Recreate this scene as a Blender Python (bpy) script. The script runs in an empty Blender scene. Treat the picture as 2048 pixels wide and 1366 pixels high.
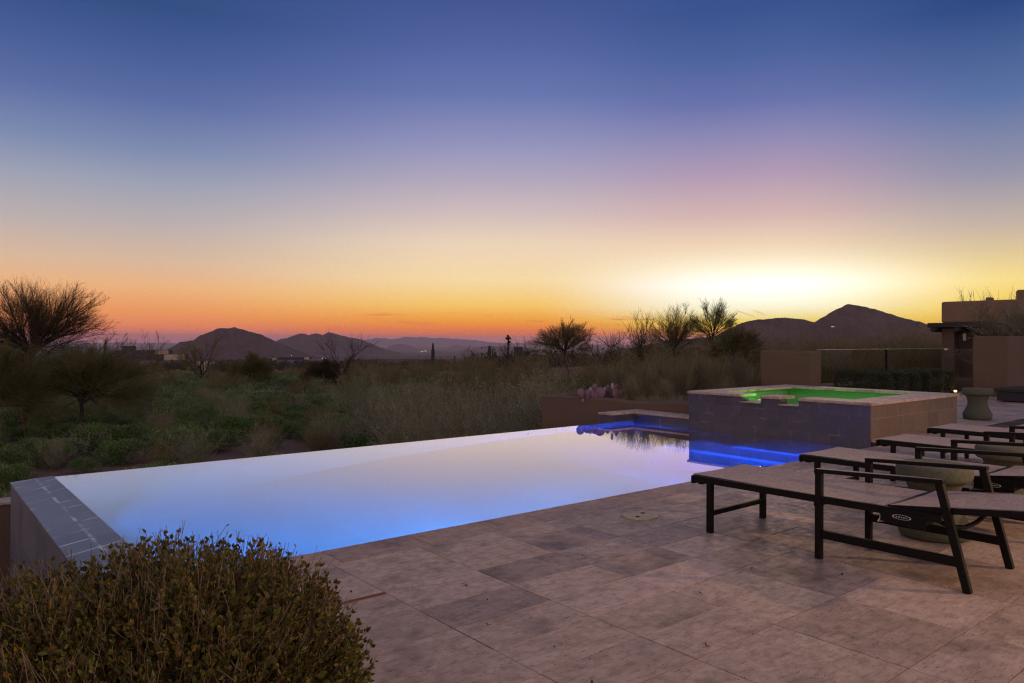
import bpy, bmesh, math, random
import numpy as np
from mathutils import Vector, Matrix, Euler
R = math.radians
sc = bpy.context.scene
COL = sc.collection

# ------------------------------------------------------------------ camera geometry (deck axes: X along the pool, Y across it)
CAMH, F, CY, ROLL, ANG = 1.35, 1488.0, 680.6, 0.0040, R(50.55)
RT = (math.sin(ANG), -math.cos(ANG)); FW = (math.cos(ANG), math.sin(ANG))
def at(u, v, d):
    """a point seen at photo pixel (u, v) when it stands d metres in front of the camera"""
    X = (u-1024)/F*d
    z = CAMH-(v-CY-(u-1024)*ROLL)/F*d
    return (X*RT[0]+d*FW[0], X*RT[1]+d*FW[1], z)
def polar(az, d):
    """azimuth in degrees right of the view axis, distance d"""
    a = R(az); X, Y = d*math.sin(a), d*math.cos(a)
    return X*RT[0]+Y*FW[0], X*RT[1]+Y*FW[1]
def az_of(u): return math.degrees(math.atan((u-1024)/F))
cam = bpy.data.cameras.new('camera'); co = bpy.data.objects.new('camera', cam); COL.objects.link(co)
cam.sensor_width = 36; cam.lens = 36*F/2048; cam.shift_y = -(683-CY)/2048; cam.clip_end = 120000; cam.clip_start = 0.05
co.matrix_world = Matrix.Translation((0, 0, CAMH)) @ Euler((R(90), 0, ANG-R(90))).to_matrix().to_4x4() @ Matrix.Rotation(ROLL, 4, 'Z')
sc.camera = co

# ------------------------------------------------------------------ helpers
def lin(c):
    r = []
    for x in c:
        x = x/255.0
        r.append(x/12.92 if x <= .04045 else ((x+.055)/1.055)**2.4)
    return tuple(r)+(1.0,)
def empty(name, loc=(0, 0, 0), rz=0):
    o = bpy.data.objects.new(name, None); COL.objects.link(o); o.location = loc; o.rotation_euler = (0, 0, rz)
    o.empty_display_size = .1
    return o
def tag(o, label=None, cat=None, group=None, kind=None):
    if label: o['label'] = label
    if cat: o['category'] = cat
    if group: o['group'] = group
    if kind: o['kind'] = kind
    return o
def link(name, me, m, parent=None, loc=None):
    o = bpy.data.objects.new(name, me); COL.objects.link(o)
    for mm in (m if isinstance(m, (list, tuple)) else [m]): me.materials.append(mm)
    if parent: o.parent = parent
    if loc: o.location = loc
    return o
def npmesh(name, V, Fc, smooth=False, uv=None, col=None, mi=None):
    """V (n,3), Fc (m,k) with k equal for all faces"""
    V = np.asarray(V, np.float32); Fc = np.asarray(Fc, np.int32)
    me = bpy.data.meshes.new(name); n, k = Fc.shape
    me.vertices.add(len(V)); me.vertices.foreach_set('co', V.ravel())
    me.loops.add(n*k); me.loops.foreach_set('vertex_index', Fc.ravel())
    me.polygons.add(n); me.polygons.foreach_set('loop_start', np.arange(0, n*k, k, dtype=np.int32))
    me.polygons.foreach_set('loop_total', np.full(n, k, np.int32))
    me.polygons.foreach_set('use_smooth', np.full(n, bool(smooth)))
    if mi is not None: me.polygons.foreach_set('material_index', np.asarray(mi, np.int32))
    me.update(calc_edges=True)
    if col is not None:   # per-vertex tone of the thing itself (each leaf, each tile)
        a = me.color_attributes.new('tone', 'FLOAT_COLOR', 'POINT')
        c = np.ones((len(V), 4), np.float32); cc = np.asarray(col).reshape(len(V), -1); c[:, :3] = cc[:, :3]
        if cc.shape[1] == 4: c[:, 3] = cc[:, 3]
        a.data.foreach_set('color', c.ravel())
    if uv is not None:
        u = me.uv_layers.new(name='UVMap'); u.data.foreach_set('uv', np.asarray(uv, np.float32)[Fc.ravel()].ravel())
    return me
def boxuv(me):
    u = me.uv_layers.new(name='UVMap') if not me.uv_layers else me.uv_layers[0]
    for p in me.polygons:
        n = p.normal; a = max(range(3), key=lambda i: abs(n[i]))
        for li in p.loop_indices:
            c = me.vertices[me.loops[li].vertex_index].co
            u.data[li].uv = (c.y, c.z) if a == 0 else ((c.x, c.z) if a == 1 else (c.x, c.y))
class MB:
    def __init__(s): s.v = []; s.f = []
    def box(s, x0, x1, y0, y1, z0, z1):
        n = len(s.v)
        s.v += [(x0, y0, z0), (x1, y0, z0), (x1, y1, z0), (x0, y1, z0), (x0, y0, z1), (x1, y0, z1), (x1, y1, z1), (x0, y1, z1)]
        s.f += [tuple(n+i for i in q) for q in ((0, 3, 2, 1), (4, 5, 6, 7), (0, 1, 5, 4), (1, 2, 6, 5), (2, 3, 7, 6), (3, 0, 4, 7))]
        return s
    def hexa(s, p):   # 8 points, bottom ring then top ring
        n = len(s.v); s.v += [tuple(q) for q in p]
        s.f += [tuple(n+i for i in q) for q in ((0, 3, 2, 1), (4, 5, 6, 7), (0, 1, 5, 4), (1, 2, 6, 5), (2, 3, 7, 6), (3, 0, 4, 7))]
        return s
    def bar(s, a, b, w, h, up=(0, 0, 1)):
        a = Vector(a); b = Vector(b); d = (b-a).normalized(); up = Vector(up)
        if abs(d.dot(up)) > .97: up = Vector((0, 1, 0))
        x = d.cross(up).normalized()*w/2; y = x.cross(d).normalized()*h/2
        return s.hexa([a-x-y, a+x-y, b+x-y, b-x-y, a-x+y, a+x+y, b+x+y, b-x+y])
    def lathe(s, prof, n=40, c=(0, 0, 0), close=True):
        k = len(s.v)
        for (r, z) in prof:
            for i in range(n):
                a = 2*math.pi*i/n; s.v.append((c[0]+r*math.cos(a), c[1]+r*math.sin(a), c[2]+z))
        for j in range(len(prof)-1):
            for i in range(n):
                i2 = (i+1) % n
                s.f.append((k+j*n+i, k+j*n+i2, k+(j+1)*n+i2, k+(j+1)*n+i))
        if close:
            s.f.append(tuple(k+i for i in reversed(range(n)))); s.f.append(tuple(k+(len(prof)-1)*n+i for i in range(n)))
        return s
    def tube(s, pts, r, n=8):
        pts = [Vector(p) for p in pts]; k = len(s.v)
        for i, p in enumerate(pts):
            d = (pts[min(i+1, len(pts)-1)]-pts[max(i-1, 0)]).normalized()
            x = d.cross(Vector((0, 0, 1)))
            x = x.normalized() if x.length > 1e-3 else Vector((1, 0, 0))
            y = x.cross(d); rr = r[i] if isinstance(r, (list, tuple)) else r
            for j in range(n):
                a = 2*math.pi*j/n; s.v.append(tuple(p+x*math.cos(a)*rr+y*math.sin(a)*rr))
        for i in range(len(pts)-1):
            for j in range(n):
                j2 = (j+1) % n; s.f.append((k+i*n+j, k+(i+1)*n+j, k+(i+1)*n+j2, k+i*n+j2))
        s.f.append(tuple(k+j for j in range(n))); s.f.append(tuple(k+(len(pts)-1)*n+j for j in reversed(range(n))))
        return s
    def build(s, name, m, parent=None, bevel=0, loc=None, smooth=False, seg=2):
        me = bpy.data.meshes.new(name); me.from_pydata([tuple(v) for v in s.v], [], s.f); me.update(); boxuv(me)
        me.shade_smooth() if smooth else me.shade_flat()
        o = link(name, me, m, parent, loc)
        if bevel:
            b = o.modifiers.new('bevel', 'BEVEL'); b.width = bevel; b.segments = seg; b.limit_method = 'ANGLE'; b.angle_limit = R(40)
        return o

# ------------------------------------------------------------------ materials
class NT:
    def __init__(s, name, disp=None):
        s.m = bpy.data.materials.new(name); s.m.use_nodes = True; s.t = s.m.node_tree; s.t.nodes.clear()
        s.out = s.n('ShaderNodeOutputMaterial')
    def n(s, ty, **k):
        nd = s.t.nodes.new(ty)
        for a, b in k.items(): setattr(nd, a, b)
        return nd
    def l(s, a, b): s.t.links.new(a, b)
    def mix(s, fac, a, b, mode='MIX'):
        x = s.n('ShaderNodeMix', data_type='RGBA', blend_type=mode)
        for sock, val in ((x.inputs[0], fac), (x.inputs[6], a), (x.inputs[7], b)):
            if hasattr(val, 'node'): s.l(val, sock)
            elif isinstance(val, tuple): sock.default_value = val if len(val) == 4 else val+(1,)
            else: sock.default_value = val
        return x.outputs[2]
    def math(s, op, a, b=0, c=None):
        x = s.n('ShaderNodeMath', operation=op)
        for i, val in enumerate((a, b) if c is None else (a, b, c)):
            if hasattr(val, 'node'): s.l(val, x.inputs[i])
            else: x.inputs[i].default_value = val
        return x.outputs[0]
    def noise(s, vec, scale, detail=4, rough=.55, out=0):
        x = s.n('ShaderNodeTexNoise'); x.inputs['Scale'].default_value = scale; x.inputs['Detail'].default_value = detail
        x.inputs['Roughness'].default_value = rough
        if vec is not None: s.l(vec, x.inputs['Vector'])
        return x.outputs[out]
    def ramp(s, fac, stops, interp='LINEAR'):
        x = s.n('ShaderNodeValToRGB'); r = x.color_ramp; r.interpolation = interp
        while len(r.elements) < len(stops): r.elements.new(.5)
        for e, (p, c) in zip(r.elements, stops):
            e.position = p; e.color = c if isinstance(c, tuple) and len(c) == 4 else ((c, c, c, 1) if not isinstance(c, tuple) else c+(1,))
        if fac is not None: s.l(fac, x.inputs[0])
        return x.outputs[0]
    def maprange(s, v, a, b, c=0, d=1, it='SMOOTHSTEP'):
        x = s.n('ShaderNodeMapRange', interpolation_type=it)
        s.l(v, x.inputs['Value'])
        for k, q in zip(('From Min', 'From Max', 'To Min', 'To Max'), (a, b, c, d)): x.inputs[k].default_value = q
        return x.outputs['Result']
    def scalev(s, vec, sx, sy, sz):
        x = s.n('ShaderNodeMapping'); s.l(vec, x.inputs[0]); x.inputs['Scale'].default_value = (sx, sy, sz); return x.outputs[0]
    def bump(s, h, strength=.3, dist=.01):
        x = s.n('ShaderNodeBump'); x.inputs['Strength'].default_value = strength; x.inputs['Distance'].default_value = dist
        s.l(h, x.inputs['Height']); return x.outputs[0]
    def bsdf(s, col, rough=.6, metal=0, bump=None, spec=.5, trans=0):
        b = s.n('ShaderNodeBsdfPrincipled')
        for sock, val in ((b.inputs['Base Color'], col), (b.inputs['Roughness'], rough), (b.inputs['Metallic'], metal)):
            if hasattr(val, 'node'): s.l(val, sock)
            elif isinstance(val, tuple): sock.default_value = val if len(val) == 4 else val+(1,)
            else: sock.default_value = val
        b.inputs['Specular IOR Level'].default_value = spec
        if bump is not None: s.l(bump, b.inputs['Normal'])
        s.l(b.outputs[0], s.out.inputs[0]); return b
M = {}
def coords(t, kind='Object'): return t.n('ShaderNodeTexCoord').outputs[kind]
def geo(t): return t.n('ShaderNodeNewGeometry').outputs['Position']
def attr(t, nm='tone'):
    x = t.n('ShaderNodeAttribute', attribute_name=nm); return x.outputs['Color']

# travertine pavers
def travertine(name, c1, c2, c3, tone=True, rough=.55):
    t = NT(name); p = geo(t)
    if tone:
        at_ = t.n('ShaderNodeAttribute', attribute_name='tone'); cb = t.n('ShaderNodeCombineXYZ'); t.l(t.math('MULTIPLY', at_.outputs['Alpha'], 57), cb.inputs[0]); t.l(t.math('MULTIPLY', at_.outputs['Alpha'], 31), cb.inputs[1])
        va = t.n('ShaderNodeVectorMath', operation='ADD'); t.l(p, va.inputs[0]); t.l(cb.outputs[0], va.inputs[1]); p = va.outputs[0]
    a = t.noise(t.scalev(p, 1.8, 5.0, 3), 2.4, 6, .62); b = t.noise(p, 14, 5, .65); c = t.noise(t.scalev(p, 6, 26, 10), 1.7, 5, .7)
    base = t.mix(t.ramp(a, [(.35, 0.0), (.65, 1.0)]), c1, c2)
    base = t.mix(t.ramp(b, [(.45, 0.0), (.72, .65)]), base, c3)
    base = t.mix(t.ramp(c, [(.52, 0.0), (.66, .55)]), base, tuple(x*.55 for x in c3))
    fl = t.noise(t.scalev(p, 30, 70, 30), 1.0, 4, .75); base = t.mix(t.ramp(fl, [(.56, 0.0), (.68, .55)]), base, tuple(x*.45 for x in c3))
    st = t.noise(p, 2.2, 5, .62); base = t.mix(t.ramp(st, [(.52, 0.0), (.68, .65)]), base, tuple(x*.5 for x in c3))
    v = t.n('ShaderNodeTexVoronoi'); v.inputs['Scale'].default_value = 24; t.l(t.scalev(p, 1, 2.6, 1), v.inputs['Vector'])
    pit = t.math('MULTIPLY', t.math('LESS_THAN', v.outputs['Distance'], .15), t.math('GREATER_THAN', t.noise(p, 4, 3), .54))
    base = t.mix(pit, base, tuple(x*.22 for x in c3))
    if tone: base = t.mix(1.0, base, attr(t), 'MULTIPLY')
    h = t.math('ADD', t.math('MULTIPLY', b, .5), t.math('SUBTRACT', c, t.math('MULTIPLY', pit, 1.2)))
    t.bsdf(base, t.ramp(b, [(.3, rough-.12), (.7, rough+.15)]), 0, t.bump(h, .35, .004), .4)
    return t.m
M['paver'] = travertine('travertine_paver', (.50, .38, .31), (.39, .29, .235), (.25, .18, .14))
M['coping'] = travertine('coping_stone', (.36, .25, .20), (.29, .20, .165), (.2, .14, .115))
M['spacap'] = travertine('spa_coping_stone', (.52, .40, .34), (.42, .32, .27), (.27, .2, .17), tone=False)
def grouty(name, cols, grout, bw, bh, rough=.45, streak=.6, lines=0, flor=(.55, .56, .62), off=.5, bloom=.35, th=.53):
    t = NT(name); uv = coords(t, 'UV')
    br = t.n('ShaderNodeTexBrick'); t.l(uv, br.inputs['Vector'])
    br.inputs['Scale'].default_value = 1; br.inputs['Brick Width'].default_value = bw; br.inputs['Row Height'].default_value = bh
    br.inputs['Mortar Size'].default_value = .0035; br.inputs['Mortar Smooth'].default_value = .3; br.offset = off
    br.inputs['Color1'].default_value = (.75, .75, .75, 1); br.inputs['Color2'].default_value = (1.15, 1.1, 1.1, 1); br.inputs['Mortar'].default_value = (1, 1, 1, 1)
    n1 = t.noise(uv, 9, 6, .65); n2 = t.noise(uv, 38, 4, .6); n3 = t.noise(t.scalev(uv, 11, 1.2, 1), 2.0, 4, .6)
    base = t.mix(t.ramp(n1, [(.32, 0.0), (.68, 1.0)]), cols[0], cols[1])
    base = t.mix(t.ramp(n2, [(.5, 0.0), (.75, .7)]), base, cols[2])
    base = t.mix(1.0, base, br.outputs['Color'], 'MULTIPLY')
    base = t.mix(t.math('MULTIPLY', br.outputs['Fac'], .8), base, grout)
    # lime bloom that runs from the joints
    b2 = t.n('ShaderNodeTexBrick'); t.l(uv, b2.inputs['Vector']); b2.offset = off
    b2.inputs['Scale'].default_value = 1; b2.inputs['Brick Width'].default_value = bw; b2.inputs['Row Height'].default_value = bh
    b2.inputs['Mortar Size'].default_value = .022; b2.inputs['Mortar Smooth'].default_value = 1
    ef = t.math('MULTIPLY', t.math('MULTIPLY', b2.outputs['Fac'], bloom), t.ramp(t.noise(uv, 3.1, 3, .5), [(th, 0.0), (th+.10, 1.0)]))
    ef = t.math('MULTIPLY', ef, t.ramp(n2, [(.3, .35), (.6, 1.0)]))
    ef = t.math('MAXIMUM', ef, t.math('MULTIPLY', t.ramp(n3, [(.6, 0.0), (.72, .35)]), t.ramp(n1, [(.45, 0.0), (.6, 1.0)])))
    base = t.mix(t.math('MULTIPLY', ef, streak), base, flor)
    if lines:
        ln = t.noise(t.scalev(uv, *lines), 1, 3, .7); base = t.mix(t.ramp(ln, [(.4, 0.0), (.7, .7)]), base, tuple(x*.35 for x in cols[0]))
    t.bsdf(base, rough, 0, t.bump(t.math('SUBTRACT', n2, br.outputs['Fac']), .4, .004), .5)
    return t.m
M['slate'] = grouty('spa_slate_tile', [(.045, .045, .072), (.085, .064, .085), (.034, .042, .078)], (.075, .072, .11), .30, .15, streak=.8, flor=(.40, .41, .52))
M['spalit'] = grouty('spa_tile_lamplit', [(.16, .11, .078), (.11, .075, .06), (.22, .15, .105)], (.24, .18, .14), .42, .27, .6, .35, 0, (.4, .33, .27))  # patio side of the spa: warm lamplight is put into these tile colours
M['weir'] = grouty('weir_slate_tile', [(.19, .22, .27), (.14, .165, .21), (.25, .27, .31)], (.25, .27, .32), .40, .30, .28, .85, (2.2, 120, 1), (.72, .76, .84), 0, 1.6, .47)
M['weirside'] = grouty('weir_side_tile', [(.14, .155, .19), (.10, .11, .145), (.18, .19, .22)], (.13, .14, .17), .30, .40, .45, .4, (90, 1.5, 1), (.4, .42, .5), 0)
def stucco(name, a, b, bs=.5):
    t = NT(name); p = geo(t); n = t.noise(p, 60, 4, .7); m = t.noise(p, 1.6, 5, .6)
    t.bsdf(t.mix(t.ramp(n, [(.35, 0.0), (.65, 1.0)]), t.mix(t.ramp(m, [(.35, 0.0), (.7, 1.0)]), a, b), tuple(x*.72 for x in b)), .9, 0, t.bump(n, bs, .01), .2); return t.m
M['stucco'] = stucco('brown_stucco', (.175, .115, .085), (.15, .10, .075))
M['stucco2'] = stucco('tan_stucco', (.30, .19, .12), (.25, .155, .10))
M['darkstone'] = stucco('dark_stone', (.06, .05, .05), (.05, .045, .048))
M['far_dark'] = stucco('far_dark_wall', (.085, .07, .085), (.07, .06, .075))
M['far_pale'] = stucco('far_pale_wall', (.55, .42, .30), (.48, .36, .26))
M['far_roof'] = stucco('far_roof', (.22, .20, .24), (.17, .155, .19))
M['concrete'] = stucco('cast_concrete', (.14, .14, .095), (.11, .11, .078), .25)
def simple(name, c, rough=.5, metal=0, nz=0, spec=.5):
    t = NT(name); p = coords(t); n = t.noise(p, 30, 3, .6)
    col = t.mix(t.ramp(n, [(.3, 0.0), (.7, 1.0)]), c, tuple(x*(1-.25) for x in c)); t.bsdf(col, rough, metal, t.bump(n, nz, .003) if nz else None, spec); return t.m
M['frame'] = simple('dark_bronze_aluminium', (.007, .005, .0045), .5, .0, .05, .14)
M['rim'] = simple('wet_rim_tile', (.012, .035, .055), .65, 0, 0, .12)
M['chrome'] = simple('brushed_metal', (.6, .56, .5), .3, .9)
M['brass'] = simple('worn_cream_plastic', (.52, .42, .24), .5, 0, .2)
M['hole'] = simple('dark_gap', (.012, .01, .01), .8)
M['badge'] = simple('pale_badge_print', (.55, .52, .5), .5)
M['foam'] = simple('brown_joint_filler', (.17, .065, .03), .9, 0, .6)
t = NT('dark_grout'); n = t.noise(geo(t), 1.3, 3); t.bsdf(t.mix(t.ramp(n, [(.45, 0.0), (.6, 1.0)]), (.02, .014, .012), (.13, .065, .03)), .95); M['slabdark'] = t.m
t = NT('sling_mesh_fabric'); uv = coords(t); w = t.noise(t.scalev(uv, 14, 70, 1), 1.4, 3, .6); w2 = t.noise(uv, 420, 2, .5)
c = t.mix(t.ramp(w, [(.32, 0.0), (.68, 1.0)]), (.20, .155, .155), (.40, .315, .30)); c = t.mix(t.ramp(w2, [(.4, 0.0), (.6, .35)]), c, (.12, .095, .10))
t.bsdf(c, .7, 0, t.bump(w2, .3, .001), .35); M['sling'] = t.m
# plaster, water
t = NT('pool_plaster'); n = t.noise(geo(t), 3, 5, .6); t.bsdf(t.mix(n, (.10, .27, .55), (.16, .36, .68)), .6); M['plaster'] = t.m
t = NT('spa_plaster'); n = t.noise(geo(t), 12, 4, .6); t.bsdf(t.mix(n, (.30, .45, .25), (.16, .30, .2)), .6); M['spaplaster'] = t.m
def water(name, tint, n_lo, n_hi, bs, refr=False):
    t = NT(name); lw = t.n('ShaderNodeLayerWeight'); lw.inputs['Blend'].default_value = .5
    p = geo(t); nz = t.noise(p, 2.6, 2, .4); bm = t.bump(nz, bs, .01)
    # circular ripple left by an insect is too faint to keep; the bump is a nearly still surface
    fac = t.maprange(lw.outputs['Facing'], .0, 1.0, n_lo, n_hi, 'LINEAR')
    gl = t.n('ShaderNodeBsdfGlossy'); gl.inputs['Roughness'].default_value = 0.0; gl.inputs['Color'].default_value = (1, 1, 1, 1); t.l(bm, gl.inputs['Normal'])
    rf = t.n('ShaderNodeBsdfRefraction' if refr else 'ShaderNodeBsdfTransparent'); rf.inputs['Color'].default_value = tint
    if refr: rf.inputs['Roughness'].default_value = 0; rf.inputs['IOR'].default_value = 1.33; t.l(bm, rf.inputs['Normal'])
    mx = t.n('ShaderNodeMixShader'); t.l(fac, mx.inputs[0]); t.l(rf.outputs[0], mx.inputs[1]); t.l(gl.outputs[0], mx.inputs[2]); t.l(mx.outputs[0], t.out.inputs[0]); return t.m
M['water'] = water('pool_water', (.75, .92, 1, 1), -1.25, 1.07, .02, True)
M['spawater'] = water('spa_water', (.9, 1, .9, 1), 0, .12, .05)
t = NT('fence_glass'); a = t.n('ShaderNodeBsdfTransparent'); a.inputs[0].default_value = (.90, .93, .91, 1); g = t.n('ShaderNodeBsdfGlossy'); g.inputs['Roughness'].default_value = .02
mx = t.n('ShaderNodeMixShader'); mx.inputs[0].default_value = .06; t.l(a.outputs[0], mx.inputs[1]); t.l(g.outputs[0], mx.inputs[2]); t.l(mx.outputs[0], t.out.inputs[0]); M['glass'] = t.m
M['glassedge'] = simple('glass_edge', (.35, .4, .36), .2)
def emis(name, c, s):
    t = NT(name); e = t.n('ShaderNodeEmission'); e.inputs[0].default_value = c; e.inputs[1].default_value = s; t.l(e.outputs[0], t.out.inputs[0]); return t.m
M['winlight'] = emis('lit_window', (.75, .95, .85, 1), 1.6)
M['warmlight'] = emis('warm_lamp', (1, .62, .25, 1), 3)
M['town'] = emis('town_light', (1, .8, .45, 1), 2.2)
def plant(name, c1, c2, c3=None, rough=.65, trans=.25):
    """tone varies per leaf (attribute) and per plant (object random)"""
    t = NT(name); oi = t.n('ShaderNodeObjectInfo'); tone = attr(t)
    base = t.mix(oi.outputs['Random'], c1, c2)
    if c3: base = t.mix(t.ramp(t.noise(coords(t), 1.7, 3), [(.45, 0.0), (.6, 1.0)]), base, c3)
    base = t.mix(1.0, base, tone, 'MULTIPLY')
    d = t.n('ShaderNodeBsdfPrincipled'); t.l(base, d.inputs['Base Color']); d.inputs['Roughness'].default_value = rough; d.inputs['Specular IOR Level'].default_value = .25
    tr = t.n('ShaderNodeBsdfTranslucent'); t.l(base, tr.inputs[0]); mx = t.n('ShaderNodeMixShader'); mx.inputs[0].default_value = trans
    t.l(d.outputs[0], mx.inputs[1]); t.l(tr.outputs[0], mx.inputs[2]); t.l(mx.outputs[0], t.out.inputs[0]); return t.m
M['bursage'] = plant('bursage_leaf', (.09, .18, .035), (.14, .215, .065), (.20, .22, .14))
M['wiry'] = plant('wiry_stem', (.20, .16, .075), (.25, .175, .09), (.16, .16, .06))
M['paloverde'] = plant('palo_verde_twig', (.16, .14, .06), (.2, .15, .075), (.13, .15, .05))
M['greybush'] = plant('grey_green_stem', (.23, .25, .16), (.31, .29, .21), (.24, .21, .11))
M['bark'] = plant('mesquite_bark', (.045, .035, .03), (.06, .045, .035))
M['twigdark'] = plant('mesquite_twig', (.085, .065, .04), (.10, .08, .045))
M['grass'] = plant('bunch_grass', (.22, .19, .12), (.17, .165, .10))
M['hedge'] = plant('hedge_leaf', (.05, .065, .03), (.06, .07, .035))
M['jojoba'] = plant('jojoba_leaf', (.120, .112, .027), (.120, .112, .027), None, .45, .3)
M['jojstem'] = plant('jojoba_stem', (.17, .115, .075), (.17, .115, .075), None, .75, .0)
M['farscrub'] = plant('far_scrub', (.075, .065, .045), (.085, .07, .05))
M['cactus'] = simple('saguaro_skin', (.035, .05, .03), .8)
M['pear'] = simple('prickly_pear_pad', (.16, .09, .13), .6, 0, .2)
M['pear2'] = simple('pale_prickly_pear_pad', (.32, .25, .30), .6, 0, .2)
M['deadleaf'] = simple('dead_leaf', (.05, .03, .018), .8)
t = NT('desert_soil'); p = geo(t); n = t.noise(p, .35, 6, .6); n2 = t.noise(p, 5, 5, .7); n3 = t.noise(p, .02, 6, .7)
c = t.mix(t.ramp(n, [(.4, 0.0), (.6, 1.0)]), (.22, .145, .115), (.15, .10, .08)); c = t.mix(t.ramp(n2, [(.45, 0.0), (.7, .6)]), c, (.10, .075, .06))
ln = t.n('ShaderNodeVectorMath', operation='LENGTH'); t.l(p, ln.inputs[0]); far = t.maprange(ln.outputs['Value'], 60, 400)
v = t.n('ShaderNodeTexVoronoi'); v.inputs['Scale'].default_value = .09; t.l(p, v.inputs['Vector'])
c = t.mix(far, c, t.mix(t.ramp(v.outputs['Distance'], [(.25, 0.0), (.5, 1.0)]), (.04, .04, .028), t.mix(n3, (.09, .07, .05), (.06, .05, .04))))
t.bsdf(c, .95, 0, t.bump(n2, .6, .05), .1); M['soil'] = t.m
def rock(name, a, b, s):
    t = NT(name); p = geo(t); n = t.noise(p, s, 8, .7); v = t.n('ShaderNodeTexVoronoi'); v.inputs['Scale'].default_value = s*6; t.l(p, v.inputs['Vector'])
    c = t.mix(t.ramp(n, [(.4, 0.0), (.62, 1.0)]), a, b); c = t.mix(t.ramp(v.outputs['Distance'], [(.15, .8), (.4, 0.0)]), c, tuple(x*.45 for x in a))
    t.bsdf(c, .95, 0, t.bump(n, 1, 1/s*.05), .05); return t.m
M['rock1'] = rock('mountain_rock', (.07, .046, .034), (.115, .08, .06), .012)
M['rock2'] = rock('far_mountain_rock', (.07, .05, .042), (.10, .075, .06), .004)

# ------------------------------------------------------------------ plants: generators
rng = np.random.default_rng(7)
def tubes(segs, tones=None, sides=3):
    """segs: array (n,8) p0 p1 r0 r1 -> prisms"""
    S = np.asarray(segs, np.float64); n = len(S); p0, p1 = S[:, 0:3], S[:, 3:6]; d = p1-p0
    d /= np.linalg.norm(d, axis=1, keepdims=True)+1e-9
    ref = np.where(np.abs(d[:, 2:3]) > .9, np.array([[1., 0, 0]]), np.array([[0, 0, 1.]]))
    x = np.cross(d, ref); x /= np.linalg.norm(x, axis=1, keepdims=True)+1e-9; y = np.cross(x, d)
    V = np.zeros((n, 2*sides, 3))
    for j in range(sides):
        a = 2*math.pi*j/sides; o = x*math.cos(a)+y*math.sin(a)
        V[:, j] = p0+o*S[:, 6:7]; V[:, sides+j] = p1+o*S[:, 7:8]
    base = (np.arange(n)*2*sides)[:, None]
    Fc = np.concatenate([base+np.array([[j, (j+1) % sides, sides+(j+1) % sides, sides+j]]) for j in range(sides)], 1).reshape(-1, 4)
    t = np.ones(n) if tones is None else np.asarray(tones)
    return V.reshape(-1, 3), Fc, np.repeat(t, 2*sides)
def leaves(P, D, L, W, tones, fold=.25):
    """folded oval leaves: at P pointing along D"""
    n = len(P); D = D/(np.linalg.norm(D, axis=1, keepdims=True)+1e-9)
    r = rng.normal(size=(n, 3)); x = np.cross(D, r); x /= np.linalg.norm(x, axis=1, keepdims=True)+1e-9; y = np.cross(x, D)
    L = np.broadcast_to(L, n)[:, None]; W = np.broadcast_to(W, n)[:, None]
    pts = [P, P+D*L*.35+x*W*.5+y*W*fold, P+D*L*.35-y*0, P+D*L*.35-x*W*.5+y*W*fold, P+D*L*.72+x*W*.36+y*W*fold*.6, P+D*L*.72-x*W*.36+y*W*fold*.6, P+D*L+y*W*.1]
    V = np.stack(pts, 1); b = (np.arange(n)*7)[:, None]
    Fc = np.concatenate([b+np.array([q]) for q in ((0, 1, 4, 2), (0, 2, 5, 3), (2, 4, 6, 5))], 1).reshape(-1, 4)
    return V.reshape(-1, 3), Fc, np.repeat(tones, 7)
def quads(P, N, L, W, tones):
    n = len(P); D = N/(np.linalg.norm(N, axis=1, keepdims=True)+1e-9); r = rng.normal(size=(n, 3)); x = np.cross(D, r); x /= np.linalg.norm(x, axis=1, keepdims=True)+1e-9
    L = np.broadcast_to(L, n)[:, None]; W = np.broadcast_to(W, n)[:, None]
    V = np.stack([P-x*W*.3, P+x*W*.3, P+D*L+x*W*.5, P+D*L-x*W*.5], 1)
    return V.reshape(-1, 3), np.arange(n*4).reshape(-1, 4), np.repeat(tones, 4)
def join(*parts):
    V = []; Fc = []; T = []; k = 0
    for v, f, t in parts: V.append(v); Fc.append(f+k); T.append(t); k += len(v)
    return np.concatenate(V), np.concatenate(Fc), np.concatenate(T)
def mesh_of(name, part): return npmesh(name, part[0], part[1], col=part[2][:, None])
def rv(s=1.0): return np.array([rng.normal(), rng.normal(), rng.normal()])*s
def branch(segs, p, d, L, r0, r1, n, wob, up=0.0, drift=None):
    """a wandering branch; returns the nodes"""
    pts = [p.copy()]; dirs = [d.copy()]; st = L/n
    for i in range(n):
        d = d+rv(wob); d[2] += up
        if drift is not None: d = d+drift
        d = d/np.linalg.norm(d); q = p+d*st
        a = r0+(r1-r0)*i/n; b = r0+(r1-r0)*(i+1)/n
        segs.append((*p, *q, a, b)); p = q; pts.append(p.copy()); dirs.append(d.copy())
    return pts, dirs
def away(d, ang):
    r = np.cross(d, rv()); r /= np.linalg.norm(r)+1e-9
    v = d*math.cos(ang)+r*math.sin(ang); return v/np.linalg.norm(v)
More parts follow.
